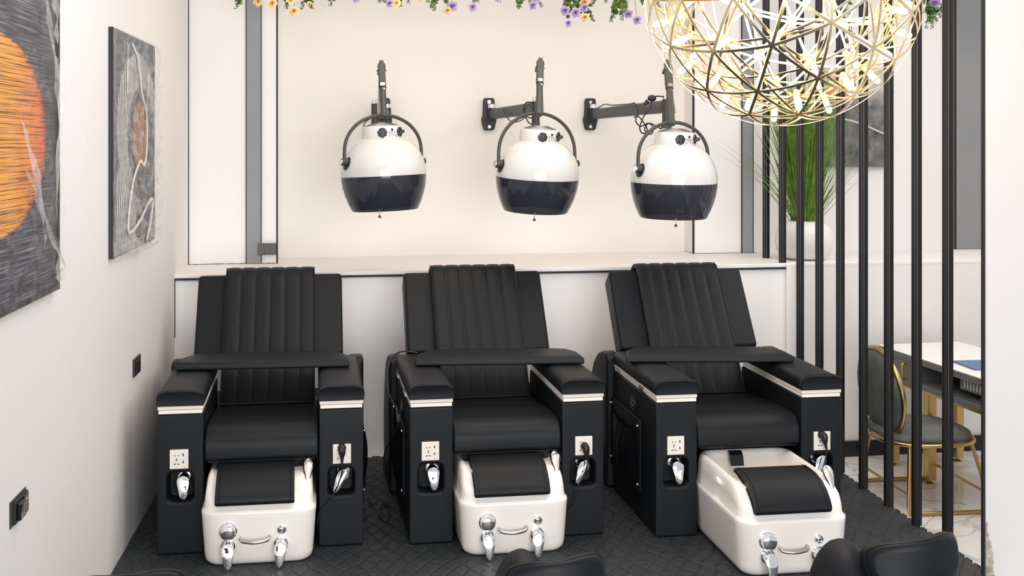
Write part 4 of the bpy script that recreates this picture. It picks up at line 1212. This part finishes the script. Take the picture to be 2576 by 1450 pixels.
# offsets: the picture's upper edge lies 0.12 m below each spray's hanging point
Z = lambda px: -0.1185 - px * 0.00203
X = lambda dp: dp * 0.00203
spray(-0.56, 6.318, -Z(18), [(X(28), Z(5), 'c', 0.85), (X(62), Z(9), 'c', 0.95)], 'cream roses with one short sprig, leftmost spray, in front of the grey strip', 1, strands=1)
spray(-0.319, 6.290, -Z(20), [(X(-2), Z(29), 'c', 0.92), (X(-10), Z(2), 'c', 0.8)], 'leaf spray ending in a low cream rose at the left end of the alcove', 2, strands=2)
spray(-0.235, 6.30, -Z(20), [(X(-6), Z(12), 'c', 0.6)], 'leafy sprig with a half hidden cream rose, just right of the low cream rose', 3, strands=2)
spray(-0.100, 6.263, -Z(14), [], 'short bare green sprig above the left hood dryer', 4, strands=1)
spray(-0.010, 6.25, -Z(-8), [(X(0), Z(-4), 'l', 0.85)], 'lilac rose cut by the picture edge, right of the bare sprig above the left dryer', 5, strands=1)
spray(0.150, 6.235, -Z(13), [(X(4), Z(9), 'l', 0.7), (X(21), Z(9), 'c', 0.85)], 'spray with lilac and cream roses side by side, between left and middle dryers', 6, strands=3)
spray(0.284, 6.214, -Z(5), [(X(14), Z(-4), 'c', 0.7)], 'tiny sprig with a yellow-green bud, left of the yellow and lilac pair', 7, strands=1)
spray(0.441, 6.194, -Z(26), [(X(16), Z(16), 'l', 0.95), (X(5), Z(27), 'c', 0.75)], 'thick leaf spray with lilac rose above yellow one, over the middle dryer bracket', 8, strands=3)
spray(0.590, 6.177, -Z(4), [(X(-6), Z(19), 'l', 0.85)], 'single lilac rose hanging on a bare stem above the middle dryer', 9, strands=1)
spray(0.702, 6.161, -Z(2), [(X(0), Z(-6), 'l', 0.8)], 'small sprig with a cut off lilac rose, right of the single lilac rose', 10, strands=1)
spray(0.823, 6.145, -Z(18), [(X(28), Z(14), 'l', 0.8), (X(34), Z(-2), 'l', 0.7)], 'leafy spray with lilac roses above the right side of the middle dryer', 11, strands=3)
spray(1.070, 6.112, -Z(50), [(X(-14), Z(28), 'l', 0.9), (X(13), Z(33), 'l', 0.9), (X(-6), Z(60), 'l', 0.75), (X(36), Z(6), 'c', 0.95), (X(36), Z(44), 'c', 0.8), (X(34), Z(20), 'l', 0.8)],
      'biggest flower spray, six lilac and cream roses among leaves, left of the globe lamp', 12, strands=6, big=1.25)
spray(1.225, 6.094, -Z(10), [], 'thin bare sprig right of the biggest flower spray', 13, strands=1)
spray(1.376, 6.075, -Z(52), [(X(-8), Z(36), 'l', 0.8), (X(14), Z(51), 'l', 0.85)], 'long leaf spray with two lilac roses touching the globe lamp', 14, strands=4, big=1.25)
spray(1.440, 6.07, -Z(14), [], 'feathery sprig hanging between the leaf spray and the globe lamp', 15, strands=2)
spray(2.905, 5.883, -Z(68), [(X(-2), Z(8), 'l', 1.0), (X(34), Z(24), 'l', 0.8)], 'leaf spray with lilac roses seen between the two rightmost bars', 16, strands=4, big=1.4)
spray(2.42, 5.9, -Z(175), [(X(-8), Z(180), 'l', 1.0), (X(34), Z(212), 'l', 0.9)], 'lilac flowers hanging behind the bars and the globe lamp', 17, strands=2, big=1.2)

# ------------------------------------------------------------------ globe lamp
GC = Vector((1.245, 3.471, 2.054)); GR = 0.408
t = thing('globe_lamp', 'large globe pendant of crossing metal strips with many lit bulbs', 'lamp', GC)
ph = (1 + sqrt(5)) / 2
IV = [Vector(v).normalized() for v in ((-1, ph, 0), (1, ph, 0), (-1, -ph, 0), (1, -ph, 0), (0, -1, ph), (0, 1, ph), (0, -1, -ph), (0, 1, -ph), (ph, 0, -1), (ph, 0, 1), (-ph, 0, -1), (-ph, 0, 1))]
IF = ((0, 11, 5), (0, 5, 1), (0, 1, 7), (0, 7, 10), (0, 10, 11), (1, 5, 9), (5, 11, 4), (11, 10, 2), (10, 7, 6), (7, 1, 8), (3, 9, 4), (3, 4, 2), (3, 2, 6), (3, 6, 8), (3, 8, 9), (4, 9, 5), (2, 4, 11), (6, 2, 10), (8, 6, 7), (9, 8, 1))
GRot = Matrix.Rotation(0.35, 3, 'X') @ Matrix.Rotation(0.5, 3, 'Y') @ Matrix.Rotation(0.2, 3, 'Z')
nodes = []; key = {}; edges = set()
for f in IF:
    A, B_, D_ = [IV[i] for i in f]; ids = {}
    for i in range(4):
        for j in range(4 - i):
            p = (A * (3 - i - j) + B_ * i + D_ * j).normalized()
            kk = tuple(round(c, 4) for c in p)
            if kk not in key: key[kk] = len(nodes); nodes.append(GRot @ p)
            ids[i, j] = key[kk]
    for i in range(3):
        for j in range(3 - i):
            tri = (ids[i, j], ids[i + 1, j], ids[i, j + 1])
            for a, b in ((0, 1), (1, 2), (0, 2)): edges.add(tuple(sorted((tri[a], tri[b]))))
def ribbon(a, b, R, w, side=0.0, n=5, bow=0.0, th=0.0009):
    rg = []
    ax = a.cross(b).normalized()
    for i in range(n + 1):
        u = i / n; p = (a * (1 - u) + b * u).normalized()
        p = (p + ax * side * sin(pi * u)).normalized()
        c = p * (R * (1 + bow * sin(pi * u)))
        rg.append([c + ax * w - p * th, c + ax * w + p * th, c - ax * w + p * th, c - ax * w - p * th])
    return rg
for a, b in sorted(edges):
    obj('strip', Mb().rings(ribbon(nodes[a], nodes[b], GR, 0.0042)), M_STRIP, t, ang=30)
inn = Mb()
for a, b in sorted(edges):
    inn.rings(ribbon(nodes[a], nodes[b], GR * 0.86, 0.0036, n=3))
# second family of strips tying each outer node to the inner shell
for a, b in sorted(edges):
    if (a + b) % 2 == 0:
        P0, P1 = nodes[a], nodes[b]; rg = []
        ax = P0.cross(P1).normalized()
        for i in range(5):
            u = i / 4; p = (P0 * (1 - u) + P1 * u).normalized(); R = GR * (1.0 - 0.14 * u)
            rg.append([p * R + ax * 0.0036, p * (R + .001) + ax * 0.0036, p * (R + .001) - ax * 0.0036, p * R - ax * 0.0036])
        inn.rings(rg)
obj('inner_strips', inn, M_STRIP, t, ang=30, kind='stuff')
bulb_me = mesh('bulb', Mb().lathe([(0.003, -0.004), (0.0080, -0.001), (0.0088, 0.005), (0.0088, 0.036), (0.0068, 0.042), (0.002, 0.045)], 8, None, True, True), M_BULB)
cap_me = mesh('bulb_cap', Mb().cyl((0, 0, -0.018), (0, 0, -0.003), 0.0082, n=8), M_BULBCAP)
for p in nodes:
    o = bpy.data.objects.new('bulb', bulb_me); C.objects.link(o); o.parent = t
    o.location = p * (GR * 0.862); o.rotation_euler = p.to_track_quat('Z', 'Y').to_euler()
    k = bpy.data.objects.new('bulb_cap', cap_me); C.objects.link(k); k.parent = o
obj('hub', Mb().ball((0, 0, 0), 0.03, 14, 8), M_CHROME, t)
obj('suspension_rod', Mb().cyl((0, 0, 0.03), (0, 0, TOP - GC.z), 0.006, n=10), M_CHROME, t)
pl = bpy.data.lights.new('globe_lamp_glow', 'POINT'); pl.energy = 25; pl.color = (1.0, 0.86, 0.69); pl.shadow_soft_size = 0.30
po = bpy.data.objects.new('globe_lamp_glow', pl); C.objects.link(po); po.location = GC
# thin clear cable looping off the globe's left side
obj('loop_wire', Mb().tube(smooth_path([(-0.405, -0.02, -0.02), (-0.425, -0.02, -0.06), (-0.42, -0.03, -0.12), (-0.395, -0.03, -0.14), (-0.37, -0.03, -0.125)], 6), 0.0012, 6), M_STRIP, t)

# ------------------------------------------------------------------ salon chair and desk beyond the bars
t = thing('salon_chair', 'gold framed chair with oval grey velvet back beyond the black bars', 'chair', (2.675, 5.61, -0.13))
zs = 0.312
bo = Matrix.Translation((-0.165, 0.0, zs + 0.212)) @ Matrix.Rotation(radians(-7), 4, 'Y')
ov = lambda ry, rz, x, n=44: [bo @ Vector((x, ry * cos(2 * pi * k / n), rz * sin(2 * pi * k / n))) for k in range(n)]
obj('back_cushion', Mb().rings([ov(0.17, 0.152, 0.03), ov(0.227, 0.192, 0.022), ov(0.237, 0.202, 0.0), ov(0.227, 0.192, -0.022), ov(0.17, 0.152, -0.03)]), M_VELVET, t, ang=60)
oo = ov(0.243, 0.208, 0.0); oo = oo + [oo[0]]
obj('back_ring', Mb().tube(oo, 0.012, 10, cap=False), M_GOLD, t, ang=80)
so = lambda kx, ky, z: [(0.02 + kx * (abs(cos(a)) ** 0.75) * (1 if cos(a) > 0 else -1), ky * (abs(sin(a)) ** 0.75) * (1 if sin(a) > 0 else -1), z) for a in [2 * pi * k / 40 for k in range(40)]]
obj('seat_cushion', Mb().rings([so(0.21, 0.235, zs + 0.004), so(0.225, 0.25, zs + 0.015), so(0.22, 0.245, zs + 0.035), so(0.17, 0.19, zs + 0.05), so(0.08, 0.09, zs + 0.055)]), M_VELVET, t, ang=70)
sr = so(0.232, 0.257, zs); obj('seat_ring', Mb().tube(sr + [sr[0]], 0.010, 10, cap=False), M_GOLD, t, ang=80)
for s in (-1, 1):
    obj('back_strut', Mb().tube([(-0.145, s * 0.13, zs + 0.045), (-0.10, s * 0.215, zs + 0.004)], 0.008, 8), M_GOLD, t)
    P = smooth_path([(-0.12, s * 0.21, zs - 0.005), (-0.145, s * 0.255, 0.10), (-0.155, s * 0.275, 0.035), (-0.145, s * 0.28, 0.012), (-0.11, s * 0.285, 0.0105), (0.10, s * 0.285, 0.0105), (0.20, s * 0.282, 0.0105), (0.235, s * 0.28, 0.018), (0.24, s * 0.275, 0.05), (0.215, s * 0.23, 0.20), (0.19, s * 0.2, zs - 0.005)], 5)
    obj('side_leg', Mb().tube(P, 0.0095, 10), M_GOLD, t, ang=80)
for z, xx in ((0.09, -0.145), (0.09, 0.232)):
    obj('cross_rail', Mb().tube([(xx, -0.262, z), (xx, 0.262, z)], 0.0065, 8), M_GOLD, t)

t = thing('nail_desk', 'grey nail desk with white top, drawers and gold legs behind the bars', 'desk', (2.852, 5.75, 0.0), 4.6)
obj('desk_top', Mb().box(-0.024, 0.46, -1.1, 0.52, 0.497, 0.502), M_DESKW, t, bev=0.001)
obj('top_edge', Mb().box(-0.027, 0.46, -1.1, 0.52, 0.468, 0.4965), M_DESKG, t)
dr = obj('drawer', Mb().box(-0.022, 0.44, 0.115, 0.50, 0.335, 0.468), M_DESKG, t, bev=0.004)
obj('drawer_handle', Mb().tube(smooth_path([(-0.022, 0.225, 0.452), (-0.045, 0.225, 0.450), (-0.05, 0.225, 0.440), (-0.05, 0.225, 0.39), (-0.045, 0.225, 0.378), (-0.022, 0.225, 0.376)], 4), 0.007, 8), M_GOLDB, dr)
obj('gold_rim', Mb().box(-0.024, 0.44, 0.115, 0.50, 0.325, 0.336), M_GOLD, t)
obj('shelf', Mb().box(-0.022, 0.44, -1.1, 0.115, 0.345, 0.372), M_DESKG, t, bev=0.003)
obj('shelf_rim', Mb().box(-0.024, 0.44, -1.1, 0.115, 0.333, 0.346), M_GOLD, t)
obj('shelf_back', Mb().box(0.30, 0.32, -1.1, 0.115, 0.372, 0.468), M_DESKG, t)
vb = obj('dust_extractor', Mb().box(0.015, 0.26, -0.60, -0.20, 0.405, 0.468), M_DESKG, t, bev=0.002)
for i in range(12):
    obj('vent_slot', Mb().box(0.0135, 0.016, -0.245 - i * 0.026, -0.235 - i * 0.026, 0.418, 0.452), M_DESKW, vb)
for y in (0.44, 0.08, -0.9):
    for x in (0.02, 0.40):
        lg = obj('desk_leg', Mb().box(x - 0.022, x + 0.022, y - 0.03, y + 0.03, -0.108, 0.33), M_GOLD, t, bev=0.003)
        obj('foot', Mb().lathe([(0.010, -0.10), (0.010, -0.118), (0.028, -0.124), (0.028, -0.130)], 18, Matrix.Translation((x, y, 0)), True, True), M_GOLD, lg)
tag(obj('folded_towel', Mb().box(2.93, 3.12, 5.50, 5.72, 0.5025, 0.511), M_BLUE, bev=0.003), 'flat blue towel on the white desk top', 'towel')

# ------------------------------------------------------------------ stools in the foreground
def build_stool(seat_xy, seat_r, back_c, back_rz, back_tilt, back_w, back_h, lab, zseat):
    sx, sy = seat_xy
    t = thing('rolling_stool', lab, 'stool', (sx, sy, 0.0), 0, 'black leather rolling stools')
    rg = []
    for r, z in ((0.6, -0.165), (0.95, -0.163), (1.04, -0.15), (1.05, -0.13), (1.0, -0.105), (0.92, -0.082), (0.80, -0.057), (0.64, -0.034), (0.46, -0.016), (0.26, -0.005), (0.04, 0.0)):
        rg.append([(seat_r * r * cos(a), seat_r * 1.5 * r * sin(a), zseat + z) for a in [2 * pi * k / 40 for k in range(40)]])
    obj('seat', Mb().rings(rg), M_LEATHER, t, ang=70)
    bx, by, bz = back_c[0] - sx, back_c[1] - sy, back_c[2]
    BM = Matrix.Translation((bx, by, bz)) @ Matrix.Rotation(radians(back_rz), 4, 'Z') @ Matrix.Rotation(radians(-5), 4, 'Y') @ Matrix.Rotation(radians(back_tilt), 4, 'X')
    # curved padded backrest: superellipse outline swept with depth, bent about the vertical
    def ring(k, dep, flat=0.0):
        out = []
        for q in range(44):
            a = 2 * pi * q / 44; c, s = cos(a), sin(a)
            u = back_w / 2 * (abs(c) ** 0.62) * (1 if c > 0 else -1)
            v = back_h / 2 * (abs(s) ** 0.74) * (1 if s > 0 else -1)
            u = u * (1 - (1 - k) * 0.25); v = v * (1 - (1 - k) * 0.8)
            v += 0.014 * (u / (back_w / 2)) ** 2 * (1 if v > 0 else 0.3)
            bend = 1.1 * u * u / back_w
            out.append(BM @ Vector((u, dep + bend, v)))
        return out
    obj('backrest', Mb().rings([ring(0.55, -0.026), ring(0.82, -0.026), ring(0.95, -0.021), ring(1.0, -0.010), ring(1.0, 0.014), ring(0.95, 0.024), ring(0.8, 0.030), ring(0.5, 0.032)]), M_LEATHER, t, ang=70)
    rim = ring(1.003, -0.013); obj('backrest_piping', Mb().tube(rim + [rim[0]], 0.0022, 6, cap=False), M_LEATHER2, t)
    low = BM @ Vector((0, 0.02, -back_h / 2 + 0.02))
    obj('back_bar', Mb().tube(smooth_path([low, low + Vector((0, 0.02, -0.10)), Vector((low.x * 0.6, low.y * 0.6, zseat - 0.11)), Vector((0, 0, zseat - 0.105))], 5), 0.011, 10, flat=0.6), M_CHROME, t)
    obj('gas_lift', Mb().cyl((0, 0, 0.10), (0, 0, zseat - 0.09), 0.024, n=18).cyl((0, 0, zseat - 0.10), (0, 0, zseat - 0.085), 0.07, n=24), M_CHROME, t)
    for k in range(5):
        a = 2 * pi * k / 5 + 0.3
        lg = obj('base_leg', Mb().tube([(0.02 * cos(a), 0.02 * sin(a), 0.095), (0.20 * cos(a), 0.20 * sin(a), 0.062)], [0.016, 0.010], 10), M_CHROME, t)
        cx, cy = 0.20 * cos(a), 0.20 * sin(a)
        obj('caster', Mb().cyl((cx - 0.010 * sin(a), cy + 0.010 * cos(a), 0.022), (cx + 0.010 * sin(a), cy - 0.010 * cos(a), 0.022), 0.0215, n=16).cyl((cx, cy, 0.03), (cx, cy, 0.062), 0.006, n=8), M_BLACK, lg)
    return t
build_stool((1.324, 3.20), 0.084, (1.470, 3.02, 0.494), 6, -8, 0.270, 0.122, 'black rolling stool with a curved backrest in front of the right footbath', 0.503)
build_stool((0.436, 3.24), 0.080, (0.512, 3.05, 0.471), 4, -10, 0.262, 0.122, 'black rolling stool with a curved backrest in front of the middle footbath', 0.499)
build_stool((-0.52, 3.30), 0.10, (-0.585, 3.14, 0.450), -6, -10, 0.280, 0.122, 'black rolling stool barely showing at the lower left corner of the picture', 0.40)
